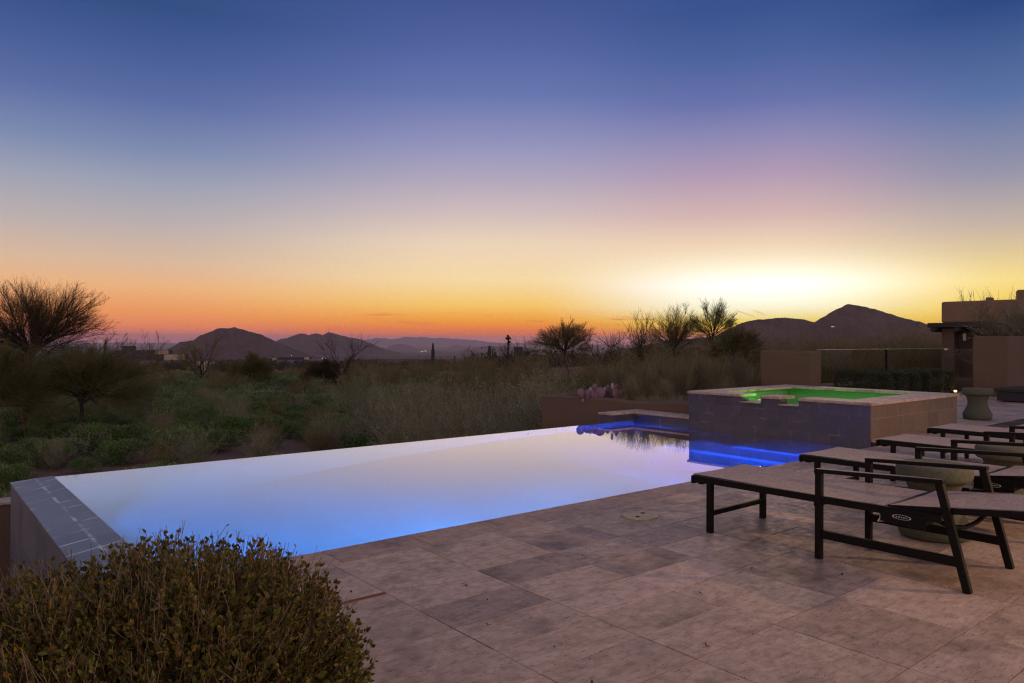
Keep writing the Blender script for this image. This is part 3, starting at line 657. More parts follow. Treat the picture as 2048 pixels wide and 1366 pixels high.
for i, (x, y, rz) in enumerate([(4.425, 2.36, .012), (5.93, 2.38, .0), (7.45, 2.42, .01), (8.90, 2.52, -.005)]):
    o = L0 if i == 0 else copy_tree(L0)
    o.location = (x, y, 0); o.rotation_euler = (0, 0, rz); tag(o, labs[i], 'sun lounger', 'sun loungers lined up along the pool')
# stools
def stool_prof():
    pr = [(.0, 0), (.19, 0), (.215, .012), (.225, .05), (.222, .105), (.212, .118), (.192, .15)]
    for k in range(1, 12):
        f_ = k/11; z = .15+.24*f_; r_ = .150+.066*abs((z-.275)/.125)**1.8*.7
        pr.append((r_, z))
    pr += [(.222, .40), (.234, .412), (.238, .43), (.238, .478), (.232, .494), (.218, .502), (.10, .5045), (.0, .505)]
    return pr
st = MB().lathe([(max(r_, .001), z) for r_, z in stool_prof()], 56, close=False).build('stool_table', M['concrete'], None, smooth=True)
sl = ['grey green hourglass concrete stool table beside the nearest lounger', 'hourglass concrete stool table between the second and third loungers', 'hourglass concrete stool standing alone beside the spa']
for i, (x, y) in enumerate([(5.56, 2.13), (7.02, 2.12), (14.58, 4.88)]):
    o = st if i == 0 else st.copy()
    if i: COL.objects.link(o)
    o.location = (x, y, 0); o.rotation_euler = (0, 0, i*1.3); tag(o, sl[i], 'stool table', 'concrete hourglass stools')
    if i == 2: o.scale = (1, 1, 1.08)
# fallen leaves on the patio
for k, (x, y) in enumerate([(1.86, 3.60), (1.78, 3.66), (2.15, 2.78), (2.36, 2.72), (2.35, 3.05), (3.3, 2.42), (2.75, 1.98), (2.62, 1.55), (3.35, 1.62), (3.42, 1.72), (3.6, 1.25), (3.75, 1.72), (2.9, 1.3), (4.9, 3.45), (2.4, 3.3), (2.22, 2.40), (4.2, 2.1), (3.9, 2.5), (3.3, 3.3), (2.1, 2.05)]):
    g = np.random.default_rng(k+50); L = g.uniform(.012, .026); n = 6; V = []
    for i_ in range(n+1):
        s = math.sin(math.pi*i_/n)*L*.28; yy = (i_/n-.5)*2*L; zz = .003+.5*L*abs(i_/n-.5)+g.uniform(0, .002)
        V += [(-s, yy, zz+.003), (s, yy, zz+g.uniform(0, .006))]
    o = link('fallen_leaf', npmesh('fallen_leaf', V, [(2*i_, 2*i_+1, 2*i_+3, 2*i_+2) for i_ in range(n)]), M['deadleaf'], None, (x, y, 0)); o.rotation_euler = (0, 0, g.uniform(0, 6))
    tag(o, 'small dark curled dead leaf lying on the travertine patio', 'dead leaf', 'dead leaves scattered on the patio')

# ------------------------------------------------------------------ walls, glass fence, fire pit, garden bed
def soft_wall(name, x0, x1, y0, y1, z0, z1, mat, label, cat='wall', bev=.04):
    return tag(MB().box(x0, x1, y0, y1, z0, z1).build(name, mat, None, bev, seg=4), label, cat)
pl = empty('planter_wall', (10.95, 10, 0)); tag(pl, 'low brown stucco planter wall beyond the raised pool wall', 'planter wall')
# its top dips and swells near the right end
V = []; Fc = []; ys = np.linspace(7.95, 12.2, 60); topz = []
for y in ys:
    z = .15+(12.2-y)/4.25*.085; z -= .035*math.exp(-((y-9.6)/.5)**2); topz.append(z)
for i_, y in enumerate(ys):
    z = topz[i_]; w0 = .30+.12*math.exp(-((y-8.6)/.5)**2); V += [(-.05, y-10, -2.6), (-.05, y-10, z-.025), (-.02, y-10, z-.004), (.03, y-10, z), (w0-.05, y-10, z), (w0, y-10, z-.03), (w0, y-10, -2.6)]
for i_ in range(len(ys)-1):
    for k in range(6): Fc.append((i_*7+k, i_*7+k+1, (i_+1)*7+k+1, (i_+1)*7+k))
b0 = (len(ys)-1)*7
V += [(-.05, -2.05, -2.6), (.40, -2.05, -2.6), (.40, -2.05, topz[0]-.03), (-.05, -2.05, topz[0]-.025)]; Fc.append((len(V)-4, len(V)-3, len(V)-2, len(V)-1))
V += [(-.05, 2.2, -2.6), (.30, 2.2, -2.6), (.30, 2.2, topz[-1]-.03), (-.05, 2.2, topz[-1]-.025)]; Fc.append((len(V)-1, len(V)-2, len(V)-3, len(V)-4))
link('front_wall', npmesh('front_wall', V, Fc, smooth=False), M['stucco'], pl)
MB().box(.25, 6, 1.95, 2.2, -2.6, .17).build('back_wall', M['stucco'], pl, .03)
tag(MB().box(11.2, 26, 7.95, 12.0, -2.6, .02).box(13.52, 26, 8.1-.001, 8.3, -.3, .019).build('garden_bed', M['soil']), 'soil of the raised garden bed', None, None, 'structure')
tag(MB().box(-.6, .86, -1.5, 4.6, -2.6, -.10).build('planting_bed', M['soil']), 'soil of the planting bed under the leafy bush', None, None, 'structure')
soft_wall('garden_wall', 15.0, 15.42, 8.18, 9.42, -.3, 1.145, M['stucco'], 'square brown stucco wall stub at the left end of the glass fence')
soft_wall('garden_pillar', 21.0, 24.5, 6.35, 7.15, -.2, 1.50, M['stucco'], 'tall brown stucco wall block at the right end of the glass fence')
gf = empty('glass_fence', (15.42, 8.3, 0)); tag(gf, 'frameless glass fence panels above the hedge', 'glass fence')
mb = MB()
MB().box(0, 7.1, -.09, .10, -.1, .36).build('curb', M['stucco'], gf, .01)
for k, (p, q_) in enumerate(((.01, 1.55), (1.58, 3.35), (3.38, 5.2), (5.23, 7.05))):
    pn = MB().box(p, q_, -.006, .006, .36, 1.165).build('glass_panel', M['glass'], gf)
    MB().box(p, q_, -.007, .007, 1.166, 1.176).build('panel_edge', M['glassedge'], pn)
pn = MB().box(7.05, 7.062, -1.1, -.01, .36, 1.165).build('glass_panel', M['glass'], gf)
MB().box(7.0, 7.14, -1.15, -.092, -.1, .359).build('curb', M['stucco'], gf, .01)
MB().box(3.345, 3.385, -.02, .02, .36, 1.15).build('post', M['frame'], gf)
MB().box(6.98, 7.10, -.05, .03, 1.12, 1.178).build('corner_clamp', M['chrome'], gf, .004)
fp = empty('fire_pit', (19.3, 4.2, 0)); tag(fp, 'low dark stone fire pit box at the right edge of the patio', 'fire pit')
MB().box(.04, 1.4, 0.0, 1.88, .02, .23).build('fire_pit_base', M['darkstone'], fp, .01)
MB().box(0, .3, -.04, 1.92, .232, .30).box(1.14, 1.44, -.04, 1.92, .232, .30).box(.302, 1.138, 1.62, 1.92, .232, .30).box(.302, 1.138, -.04, .26, .232, .30).build('rim', M['darkstone'], fp, .012)
# hedge clumps
def leaf_block(sx, sy, sz, n):
    P = rng.uniform(-1, 1, (n, 3)); ax = rng.integers(0, 3, n); sgn = np.sign(rng.normal(size=n)); P[np.arange(n), ax] = sgn*rng.uniform(.72, 1.04, n)
    P = np.sign(P)*np.abs(P)**.9; nn = P.copy()/(np.abs(P).max(1, keepdims=True))**.5
    rr_ = np.linalg.norm(P, axis=1, keepdims=True); P = P*np.minimum(1, 1.35/rr_)
    P = P*[sx/2, sy/2, sz/2]+[0, 0, sz/2]+rng.normal(size=(n, 3))*.012
    return quads(P, nn+rng.normal(size=(n, 3))*.5, .03, .018, rng.uniform(.5, 1.6, n))
hm = [mesh_of('clipped_shrub', leaf_block(.66, .66, .66, 5600)) for _ in range(3)]
core = M['hole']
hx = [16.0, 16.85, 17.55, 18.3, 19.0, 19.7, 20.4]
for k, x in enumerate(hx):
    o = bpy.data.objects.new('clipped_shrub', hm[k % 3]); COL.objects.link(o)
    if not hm[k % 3].materials: hm[k % 3].materials.append(M['hedge'])
    o.location = (x, 7.72, .0); o.rotation_euler = (0, 0, (k % 4)*math.pi/2+.06*k); o.scale = (1, 1, 1.06 if k == 0 else .93+.04*(k % 3))
    tag(o, 'small dark clipped shrub in the hedge row below the glass fence', 'shrub', 'clipped shrubs below the glass fence')
ll = empty('path_light', (20.0, 7.18, .0)); tag(ll, 'small glowing yellow path light at the foot of the hedge', 'path light')
MB().tube([(0, 0, 0), (0, 0, .12)], .012).build('stake', M['frame'], ll); MB().lathe([(.001, .12), (.03, .125), (.035, .16), (.03, .17), (.001, .172)], 16, close=False).build('lamp_head', M['warmlight'], ll)

# house on the right
hs = empty('adobe_house', (34.6, 13.0, 0)); tag(hs, 'flat roofed adobe house with a covered porch at the right', 'house')
def hp(u, v): # on the plane x=34.6
    uu = (u-1024)/F; Y_ = 34.6/(uu*RT[0]+FW[0]); return (uu*Y_*RT[1]+Y_*FW[1], CAMH-(v-CY-(u-1024)*ROLL)/F*Y_)
y1, zt1 = hp(1884, 603.5); y2, zt2 = hp(2027, 580); _, zb1 = hp(1884, 646)
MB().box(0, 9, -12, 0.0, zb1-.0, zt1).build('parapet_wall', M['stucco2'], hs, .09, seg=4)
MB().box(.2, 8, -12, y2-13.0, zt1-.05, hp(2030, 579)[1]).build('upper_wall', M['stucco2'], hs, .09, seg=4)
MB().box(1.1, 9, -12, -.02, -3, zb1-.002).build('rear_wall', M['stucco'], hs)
MB().box(-.45, 1.09, -11, .38, zb1-.20, zb1-.003).build('porch_roof', M['darkstone'], hs, .02)
for yy in (-.25, -4.6, -8.9): MB().box(-.1, .5, yy-.32, yy+.2, -3, zb1-.203).build('porch_column', M['stucco'], hs, .04)
for k in range(9): MB().tube([(-.75, .05-k*.9, zb1-.30), (.6, .05-k*.9, zb1-.30)], .10, 10).build('roof_beam_end', M['darkstone'], hs)
yc, zc_ = hp(1968, 598); MB().box(.4, .8, yc-13.0-.10, yc-13.0+.08, zt1, zt1+.14).build('chimney_cap', M['stucco2'], hs, .02)
MB().box(-.12, -.05, -1.02, -.90, zb1-.75, zb1-.45).build('wall_lantern', M['glassedge'], hs)
tag(MB().box(28, 60, -6, 16, -3.4, -.5).build('house_terrace', M['soil']), None, None, None, 'structure')

# ------------------------------------------------------------------ distant houses
def far_box(parent, nm, u0, u1, v0, v1, d, dep, mat):
    """a wall block whose front spans the pixels u0..u1, v0..v1 at distance d; returns the mesh object"""
    pts = []
    for dd in (0, dep):
        for (u, v) in ((u0, v1), (u1, v1), (u1, v0), (u0, v0)):
            p = at(u, v, d); pts.append((p[0]+FW[0]*dd-parent.location[0], p[1]+FW[1]*dd-parent.location[1], p[2]-parent.location[2]))
    mb = MB(); mb.hexa([pts[0], pts[1], pts[5], pts[4], pts[3], pts[2], pts[6], pts[7]]); return mb.build(nm, mat, parent)
h1 = empty('desert_house', at(285, 735, 190)); tag(h1, 'dark flat roofed desert house with a chimney block, leftmost of the distant houses', 'house')
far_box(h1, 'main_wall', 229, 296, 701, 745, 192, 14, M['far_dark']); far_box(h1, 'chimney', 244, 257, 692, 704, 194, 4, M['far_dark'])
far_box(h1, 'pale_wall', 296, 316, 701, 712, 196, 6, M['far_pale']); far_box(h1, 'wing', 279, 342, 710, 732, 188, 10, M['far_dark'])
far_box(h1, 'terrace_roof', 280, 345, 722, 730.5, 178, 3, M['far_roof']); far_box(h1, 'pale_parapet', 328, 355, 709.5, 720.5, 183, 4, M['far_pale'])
h2 = empty('desert_house', at(400, 760, 120)); tag(h2, 'pale lit porch of a distant house behind the forked tree', 'house')
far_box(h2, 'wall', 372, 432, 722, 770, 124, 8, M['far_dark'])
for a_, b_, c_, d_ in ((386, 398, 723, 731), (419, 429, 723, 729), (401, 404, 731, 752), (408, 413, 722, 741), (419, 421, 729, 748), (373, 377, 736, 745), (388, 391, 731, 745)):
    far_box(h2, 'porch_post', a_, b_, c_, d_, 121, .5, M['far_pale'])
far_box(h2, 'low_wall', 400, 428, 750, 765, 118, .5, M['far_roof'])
h3 = empty('desert_house', at(600, 745, 150)); tag(h3, 'long low dark roofed house with one lit greenish window', 'house')
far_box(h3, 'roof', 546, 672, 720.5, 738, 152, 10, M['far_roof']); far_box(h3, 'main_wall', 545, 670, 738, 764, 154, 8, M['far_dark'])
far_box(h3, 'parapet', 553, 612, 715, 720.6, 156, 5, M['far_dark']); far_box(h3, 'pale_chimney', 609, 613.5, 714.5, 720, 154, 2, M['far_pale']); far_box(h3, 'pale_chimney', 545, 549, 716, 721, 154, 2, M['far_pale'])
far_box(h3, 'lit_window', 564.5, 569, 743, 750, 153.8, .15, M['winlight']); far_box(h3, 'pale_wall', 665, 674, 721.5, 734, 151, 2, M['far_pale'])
h4 = empty('desert_house', at(1068, 705, 160)); tag(h4, 'small dark boxy house half hidden behind brush near the orange glow', 'house')
far_box(h4, 'wall', 1045, 1054, 703, 725, 160, 8, M['far_dark']); far_box(h4, 'wing', 1028, 1046, 694, 725, 165, 8, M['far_dark'])
vs = []
g = np.random.default_rng(9); V = []; Fc = []
def dot(u, v, d, r):
    p = at(u, v, d); n = len(V); V.extend([(p[0]+a, p[1]+b, p[2]+c) for a, b, c in ((r, 0, 0), (-r, 0, 0), (0, r, 0), (0, -r, 0), (0, 0, r), (0, 0, -r))])
    for q in ((0, 2, 4), (2, 1, 4), (1, 3, 4), (3, 0, 4), (2, 0, 5), (1, 2, 5), (3, 1, 5), (0, 3, 5)): Fc.append([n+i for i in q])
for k in range(40): dot(g.normal(773, 14), 692.5+abs(g.normal())*1.2, 24000, 5)
for k in range(14): dot(g.normal(846, 5), 702+g.normal()*.8, 10000, 3)
for k in range(16): dot(g.normal(258, 16), 692+g.normal()*1, 24000, 5)
for u, v in ((651, 717), (655, 718.5), (645, 716.5), (583, 711)): dot(u, v, 3000, 1.6)
dot(1664, 653.3, 2900, 2.2); dot(1668, 653.6, 2900, 1.5)
tag(link('town_lights', npmesh('town_lights', V, Fc), M['town']), 'tiny warm lights of the town across the valley floor', 'lights', None, 'stuff')

# ------------------------------------------------------------------ saguaros and stalks
def saguaro(u, vt, vb, d, wpx, label, arms=0, neck=False):
    b = at(u, vb, d); t = at(u, vt, d); Hh = t[2]-b[2]; r = wpx/2/F*d; n = 20; V = []; Fc = []; prof = []
    for k in range(15):
        f_ = k/14; rad = r*(.85+.2*math.sin(f_*2.6)); 
        if f_ > .9: rad *= math.sqrt(max(0, 1-((f_-.9)/.1)**2))*.9+.06
        if neck and .72 < f_ < .86: rad *= .62
        if neck and f_ >= .86: rad = r*.55*(1 if f_ < .97 else .5)
        prof.append((rad, f_*Hh))
    for (rad, z) in prof:
        for i_ in range(n*2): a = math.pi*i_/n; q = rad*(1 if i_ % 2 else .86); V.append((q*math.cos(a), q*math.sin(a), z))
    N2 = n*2
    for j_ in range(len(prof)-1):
        for i_ in range(N2): i2 = (i_+1) % N2; Fc.append((j_*N2+i_, j_*N2+i2, (j_+1)*N2+i2, (j_+1)*N2+i_))
    o = link('saguaro_cactus', npmesh('saguaro_cactus', V, Fc), M['cactus'], None, b); return tag(o, label, 'cactus')
saguaro(866, 685.5, 740, 90, 6.6, 'tall saguaro with a pinched neck standing alone in the middle of the skyline', neck=True)
saguaro(979, 690.5, 730, 110, 6.0, 'thick short saguaro left of the knobbed stalk')
saguaro(985.5, 696.5, 730, 112, 2.0, 'thin young saguaro just right of the thick short one')
saguaro(755, 714, 760, 100, 2.0, 'slender saguaro in front of the dark tree line on the left')
saguaro(909.5, 711, 730, 140, 2.2, 'small saguaro stub right of the tall one')
cp_ = at(1016, 760, 70); cn = empty('century_plant', cp_); tag(cn, 'bare century plant stalk with knobbed dark pods against the orange sky', 'plant')
hgt = at(1016, 671, 70)[2]-cp_[2]; MB().tube([(0, 0, -.2), (0, 0, hgt*.6), (.03, 0, hgt)], [.11, .09, .04], 8).build('stalk', M['bark'], cn, smooth=True)
pb_ = [];
for (dx, dv, s_) in ((0, 672.5, 2.0), (-2.5, 677, 2.1), (3.4, 676.5, 2.2), (0, 678, 2.2), (2.8, 683.5, 2.2), (.5, 686, 2.0), (1.5, 689, 1.7)):
    pz = at(1016, dv, 70)[2]-cp_[2]; off = dx/F*70; P = rng.normal(size=(60, 3))*s_/F*70*.42+[off*RT[0], off*RT[1], pz]
    pb_.append(quads(P, rng.normal(size=(60, 3)), .09, .08, rng.uniform(.5, 1.2, 60)))
link('pods', mesh_of('pods', join(*pb_)), M['bark'], cn)

# ------------------------------------------------------------------ plants placed in the desert
# 1. low green shrubs on the slope below the pool
var = [mesh_of('desert_shrub', lobed_shrub(.78, .72, 13, 4600, .042)) for _ in range(5)]
for v_ in var: v_.materials.append(M['bursage'])
g = np.random.default_rng(31); pts = []
def clear(x, y):   # the bare patches and trails
    w1 = math.sin(x*.31+1.1*math.sin(y*.17))+math.sin(y*.27+1.9+math.sin(x*.21))
    return w1 > 1.12
tries = 0
while len(pts) < 700 and tries < 60000:
    tries += 1
    d = math.sqrt(g.uniform(13**2, 74**2)); u = g.uniform(-160, 1560); az = az_of(u); x, y = polar(az, d)
    if y < 11.3 and x > -4: continue
    if x > 10.2 and y < 13.2: continue
    if u > 1080 and d > 45: continue
    if d > 19 and clear(x, y): continue
    if any((x-a)**2+(y-b)**2 < (1.35 if d < 40 else 1.8) for a, b, _ in pts): continue
    pts.append((x, y, d))
pts.sort(key=lambda p: p[2]); near = pts[:270]; rest = pts[270:]
for k, (x, y, d) in enumerate(near):
    o = bpy.data.objects.new('desert_shrub', var[(k*7+k//5) % 5]); COL.objects.link(o); s = g.choice([.55, .75, .9, 1.05, 1.25])*g.uniform(.9, 1.1)
    o.location = (x, y, tz(x, y)); o.rotation_euler = (0, 0, g.uniform(0, 6.3)); o.scale = (s, s, s*g.uniform(.8, 1.15))
    tag(o, 'low rounded green desert shrub on the slope below the pool', 'shrub', 'low green shrubs below the pool')
low = [lobed_shrub(.85, .72, 8, 900, .085, 8) for _ in range(3)]
def stamp(part, xs, scl, ang, zz):
    V = []; 
    c, s = math.cos(ang), math.sin(ang); P = part[0]*[scl[0], scl[0], scl[1]]
    return np.stack([P[:, 0]*c-P[:, 1]*s+xs[0], P[:, 0]*s+P[:, 1]*c+xs[1], P[:, 2]+zz], 1), part[1], part[2]*g.uniform(.8, 1.2)
if rest:
    o = link('shrub_cover', mesh_of('shrub_cover', join(*[stamp(low[k % 3], (x, y), (g.uniform(.8, 1.35), g.uniform(.75, 1.1)), g.uniform(0, 6), tz(x, y)) for k, (x, y, d) in enumerate(rest)])), M['bursage'])
    tag(o, 'mass of low green shrubs farther down the slope', 'shrubs', None, 'stuff')
# 2. wiry brush, middle distance
def wiry_part(Rad, Hh, stems, tw, thick, kids=6):
    segs = []
    for i in range(stems):
        a = rng.uniform(0, 2*math.pi); th = rng.uniform(0, 1)**.8*.95*min(1.3, Rad/Hh*1.1)
        d = np.array([math.cos(a)*math.sin(th), math.sin(a)*math.sin(th), math.cos(th)]); L = Hh*rng.uniform(.6, 1.05)
        p, dd = branch(segs, np.array([rng.normal()*.08, rng.normal()*.08, -.1]), d, L, thick*1.5, thick*.7, 5, .07, .0)
        for k in range(kids):
            q = rng.integers(1, 6); p2, d2 = branch(segs, p[q], away(dd[q], rng.uniform(.2, .6)), L*rng.uniform(.22, .42), thick*.8, thick*.4, 3, .1, .03)
            for m in range(tw): q2 = rng.integers(0, 4); branch(segs, p2[q2], away(d2[q2], rng.uniform(.2, .6)), L*rng.uniform(.1, .2), thick*.5, thick*.3, 1, .1, .02)
    return segs
def wiry_mesh(nm, Rad, Hh, stems, tw, thick, nl, leaf, kids=6):
    segs = wiry_part(Rad, Hh, stems, tw, thick, kids); part = tubes(segs, rng.uniform(.55, 1.4, len(segs)))
    if nl:
        S = np.array(segs); k = rng.integers(0, len(S), nl); P = S[k, 3:6]+rng.normal(size=(nl, 3))*.03
        part = join(part, quads(P, rng.normal(size=(nl, 3))+[0, 0, .5], leaf, leaf*.4, rng.uniform(.5, 1.5, nl)))
    return mesh_of(nm, part)
bv_ = [wiry_mesh('wiry_bush', 1.5, 2.2, 60, 4, .006, 2500, .05) for _ in range(3)]
for m_ in bv_: m_.materials.append(M['wiry'])
gv_ = [wiry_mesh('pale_stemmed_bush', 1.0, 1.35, 70, 3, .004, 1800, .035) for _ in range(3)]
for m_ in gv_: m_.materials.append(M['greybush'])
def put(ms, nm, u, d, s, label, group, k, sz=1.0, cat='bush', zoff=0, base=None):
    x, y = polar(az_of(u), d/math.cos(R(az_of(u)))); o = bpy.data.objects.new(nm, ms[k % len(ms)]); COL.objects.link(o)
    z = tz(x, y) if base is None else base
    o.location = (x, y, z+zoff); o.rotation_euler = (0, 0, g.uniform(0, 6.3)); o.scale = (s, s, s*sz)
    tag(o, label, cat, group); return o
k = 0
# pale thin stemmed bushes below the pool rim, centre
for (u, d, s) in [(745, 24, 1.15), (800, 21, 1.25), (860, 19.5, 1.3), (905, 23, 1.35), (930, 18.2, 1.15), (985, 20.5, 1.3), (1040, 18, 1.15), (1060, 22, 1.35), (960, 26, 1.3), (840, 27, 1.35), (1010, 24.5, 1.25), (780, 30, 1.3), (1090, 25, 1.3), (880, 31, 1.4), (720, 33, 1.3), (1120, 19.5, 1.2)]:
    put(gv_, 'pale_stemmed_bush', u, d, s, 'grey green bush of thin pale stems on the slope behind the pool rim', 'pale stemmed bushes behind the pool rim', k, 1.1); k += 1
# brown green brush on the right behind the spa
for (u, d, s) in [(1040, 34, 1.0), (1100, 30, .95), (1150, 27, .92), (1200, 31, 1.1), (1235, 26, .95), (1280, 29, 1.1), (1320, 25, 1.0), (1350, 33, 1.25), (1385, 27, 1.05), (1425, 24, .95), (1455, 29, 1.15), (1490, 26, 1.0), (1505, 32, 1.15), (1180, 37, 1.2), (1260, 36, 1.25), (1420, 35, 1.3), (1540, 40, 1.2), (1090, 40, 1.15), (990, 41, 1.05), (1300, 43, 1.4)]:
    put(bv_, 'wiry_bush', u, d, s, 'tall wiry brown green bush in the thicket behind the spa', 'wiry bushes of the thicket behind the spa', k, g.uniform(.66, .8)); k += 1
# mid distance band of wiry trees and brush
for i_ in range(150):
    u = g.uniform(-140, 1080); d = g.uniform(46, 104)
    if 330 < u < 440 and d < 110 and g.uniform() < .75: continue
    if 540 < u < 600 and d < 100 and g.uniform() < .8: continue
    if 830 < u < 900: d = max(d, 60)
    s = g.uniform(.75, 1.1)*(.55 if 530 < u < 700 else (.62 if u < 700 else (.72 if u < 940 else .95)))
    if u < 160: s *= 1.4
    put(bv_, 'wiry_bush', u, d, s, 'hazy brown wiry bush in the band of brush beyond the green shrubs', 'wiry bushes of the middle distance', k, g.uniform(.75, 1.0)); k += 1
for (u, d, s) in [(235, 44, .75), (262, 50, .85), (300, 46, .7), (335, 52, .75), (165, 40, .9), (120, 44, .95), (60, 42, .95), (0, 40, .95), (455, 50, .7), (590, 45, .5), (620, 47, .6), (690, 44, .7), (735, 46, .8), (790, 48, .85), (845, 50, .85), (900, 47, .85), (950, 50, .95)]:
    put(bv_, 'wiry_bush', u, d, s, 'brown olive wiry bush just above the green shrubs of the slope', 'wiry bushes behind the green shrubs', k, .9); k += 1
for i_ in range(46):
    u = g.uniform(90, 900); d = g.uniform(19, 46); m_ = gv_ if i_ % 3 else bv_
    put(m_, 'pale_stemmed_bush' if i_ % 3 else 'wiry_bush', u, d, (g.uniform(.55, .9) if i_ % 3 else g.uniform(.35, .5)), 'thin twiggy bush standing up among the low green shrubs of the slope', 'twiggy bushes among the green shrubs', k, 1.0); k += 1
# 3. individual trees
base = dict(H=3, spread=1.0, limbs=6, n2=7, n3=8, n4=7, tw=.42)
def tree_at(u, d, H, label, mat='paloverde', group=None, name='palo_verde_tree', vbase=None, **kw):
    x, y = polar(az_of(u), d/math.cos(R(az_of(u)))); z = tz(x, y)
    args = dict(base); args.update(kw); args['H'] = H
    return make_tree(name, label, group, (x, y, z), 0, args, M['bark'] if mat != 'paloverde' else M['wiry'], M[mat])
# the big mesquite on the left
def lean_px(a, b): return (a*RT[0]+b*FW[0], a*RT[1]+b*FW[1])
def rt(u, d, vc, name, label, mat, offpx=0, bendpx=0, **kw):
    x, y = polar(az_of(u), d/math.cos(R(az_of(u)))); z = tz(x, y); hf = at(u, vc, d)[2]-z; o_ = offpx/F*d; b_ = bendpx/F*d
    return radial_tree(name, label, (x, y, z), hf, mw=M['bark'], mt=M[mat], off=(RT[0]*o_, RT[1]*o_), bend=(RT[0]*b_, RT[1]*b_), **kw)
rt(30, 27, 712, 'mesquite_tree', 'large dark bare branched mesquite tree at the left edge', 'twigdark', 34, 14, Rx=3.05, Rz=2.95, limbs=17, n2=7, n3=5, n4=7, twr=.0038, tr=.15, low=-.32)
rt(205, 25, 795, 'mesquite_tree', 'low spreading mesquite with an arching trunk right of the large one', 'paloverde', -35, -22, Rx=2.5, Rz=1.75, limbs=15, n2=7, n3=5, n4=9, twr=.0042, tr=.10, low=-.42)
rt(-20, 23, 800, 'mesquite_tree', 'low dense mesquite cut by the left edge of the photo', 'paloverde', 0, 0, Rx=2.3, Rz=1.7, limbs=14, n2=7, n3=5, n4=9, twr=.0042, tr=.10, low=-.42)
tree_at(403, 60, 4.0, 'forked tree standing before the pale lit porch', 'wiry', name='mesquite_tree', limbs=5, n2=6, n3=7, n4=6, tw=.5, spread=1.0, trunk=.18, rr=1.5, twr=.006)
rt(500, 55, 752, 'palo_verde_tree', 'dense rounded olive tree with a dark tuft on top', 'paloverde', 0, 0, Rx=1.9, Rz=1.75, limbs=14, n2=7, n3=5, n4=9, twr=.008, tr=.09, low=-.5)
rt(650, 50, 758, 'palo_verde_tree', 'dark leafy small tree right of the low dark roofed house', 'twigdark', 0, 0, Rx=1.7, Rz=1.3, limbs=12, n2=7, n3=5, n4=9, twr=.008, tr=.08, low=-.5)
tree_at(690, 62, 4.3, 'bare crooked branched tree against the purple mountain', 'bark', name='bare_tree', limbs=6, n2=5, n3=4, n4=3, tw=.5, spread=1.2, trunk=.25, rr=1.2, twr=.007)
tree_at(300, 75, 4.2, 'bare twiggy tree crossing the roof of the leftmost distant house', 'wiry', name='bare_tree', limbs=5, n2=5, n3=5, n4=4, tw=.5, spread=1.1, trunk=.2, twr=.008)
rt(1352, 31, 700, 'palo_verde_tree', 'bare tree with upswept twigs left of the other glowing tree', 'wiry', -4, 3, Rx=1.35, Rz=2.0, limbs=12, n2=6, n3=4, n4=5, twr=.0036, tr=.06, low=.35, sweep=.04)
rt(1418, 30, 672, 'palo_verde_tree', 'slender bare tree in front of the mountain shoulder, lit by the afterglow', 'wiry', 8, 4, Rx=1.05, Rz=1.55, limbs=12, n2=6, n3=4, n4=5, twr=.0036, tr=.05, low=.1, sweep=.04)
rt(1130, 40, 702, 'palo_verde_tree', 'twiggy tree with small leaf clusters against the red glow', 'wiry', 0, 6, Rx=2.1, Rz=1.5, limbs=13, n2=7, n3=4, n4=6, twr=.005, tr=.07, low=-.15, sweep=.01)
tree_at(1262, 36, 3.5, 'leaning windswept shrub tree left of the two bare trees', 'twigdark', name='palo_verde_tree', limbs=8, n2=7, n3=6, n4=6, tw=.4, spread=.9, lean=lean_px(-.3, 0), trunk=.2, up=.07, tlen=.35, twr=.005)
rt(1468, 27, 712, 'palo_verde_tree', 'arching tangled shrub tree left of the square wall stub', 'paloverde', 0, 0, Rx=1.25, Rz=1.05, limbs=14, n2=6, n3=5, n4=9, twr=.0046, tr=.06, low=-.6)
tree_at(935, 95, 3.6, 'small spindly tree on the skyline right of the tall saguaro', 'wiry', name='bare_tree', limbs=5, n2=5, n3=5, n4=4, tw=.5, spread=1.2, trunk=.2, twr=.009)
tree_at(1040, 62, 3.4, 'scraggly tree right of the knobbed stalk', 'twigdark', name='palo_verde_tree', limbs=7, n2=7, n3=6, n4=6, tw=.4, spread=1.5, trunk=.2, twr=.007)
o = make_tree('bare_tree', 'wispy grey tree behind the tall wall block at the right edge', None, (*polar(az_of(2040), 33), -.5), 0, dict(base, H=3.6, limbs=8, n2=8, n3=8, n4=8, spread=1.2, twr=.005), M['wiry'], M['greybush'])
for i_, (u, d, s) in enumerate([(1665, 30, 1.0), (1700, 34, 1.1), (1740, 32, 1.0), (1775, 36, 1.1), (1815, 33, 1.0), (1850, 37, 1.1), (1885, 35, .9), (1640, 36, 1.0), (1560, 70, 1.3), (1610, 62, 1.2), (1670, 75, 1.4), (1730, 66, 1.3), (1790, 60, 1.3), (1840, 72, 1.6), (1870, 55, 1.4), (1700, 52, 1.1), (1770, 50, 1.1), (1640, 50, 1.1)]):
    put(bv_, 'wiry_bush', u, d, s, 'dark brush seen through and over the glass fence', 'wiry bushes beyond the glass fence', k, .95); k += 1
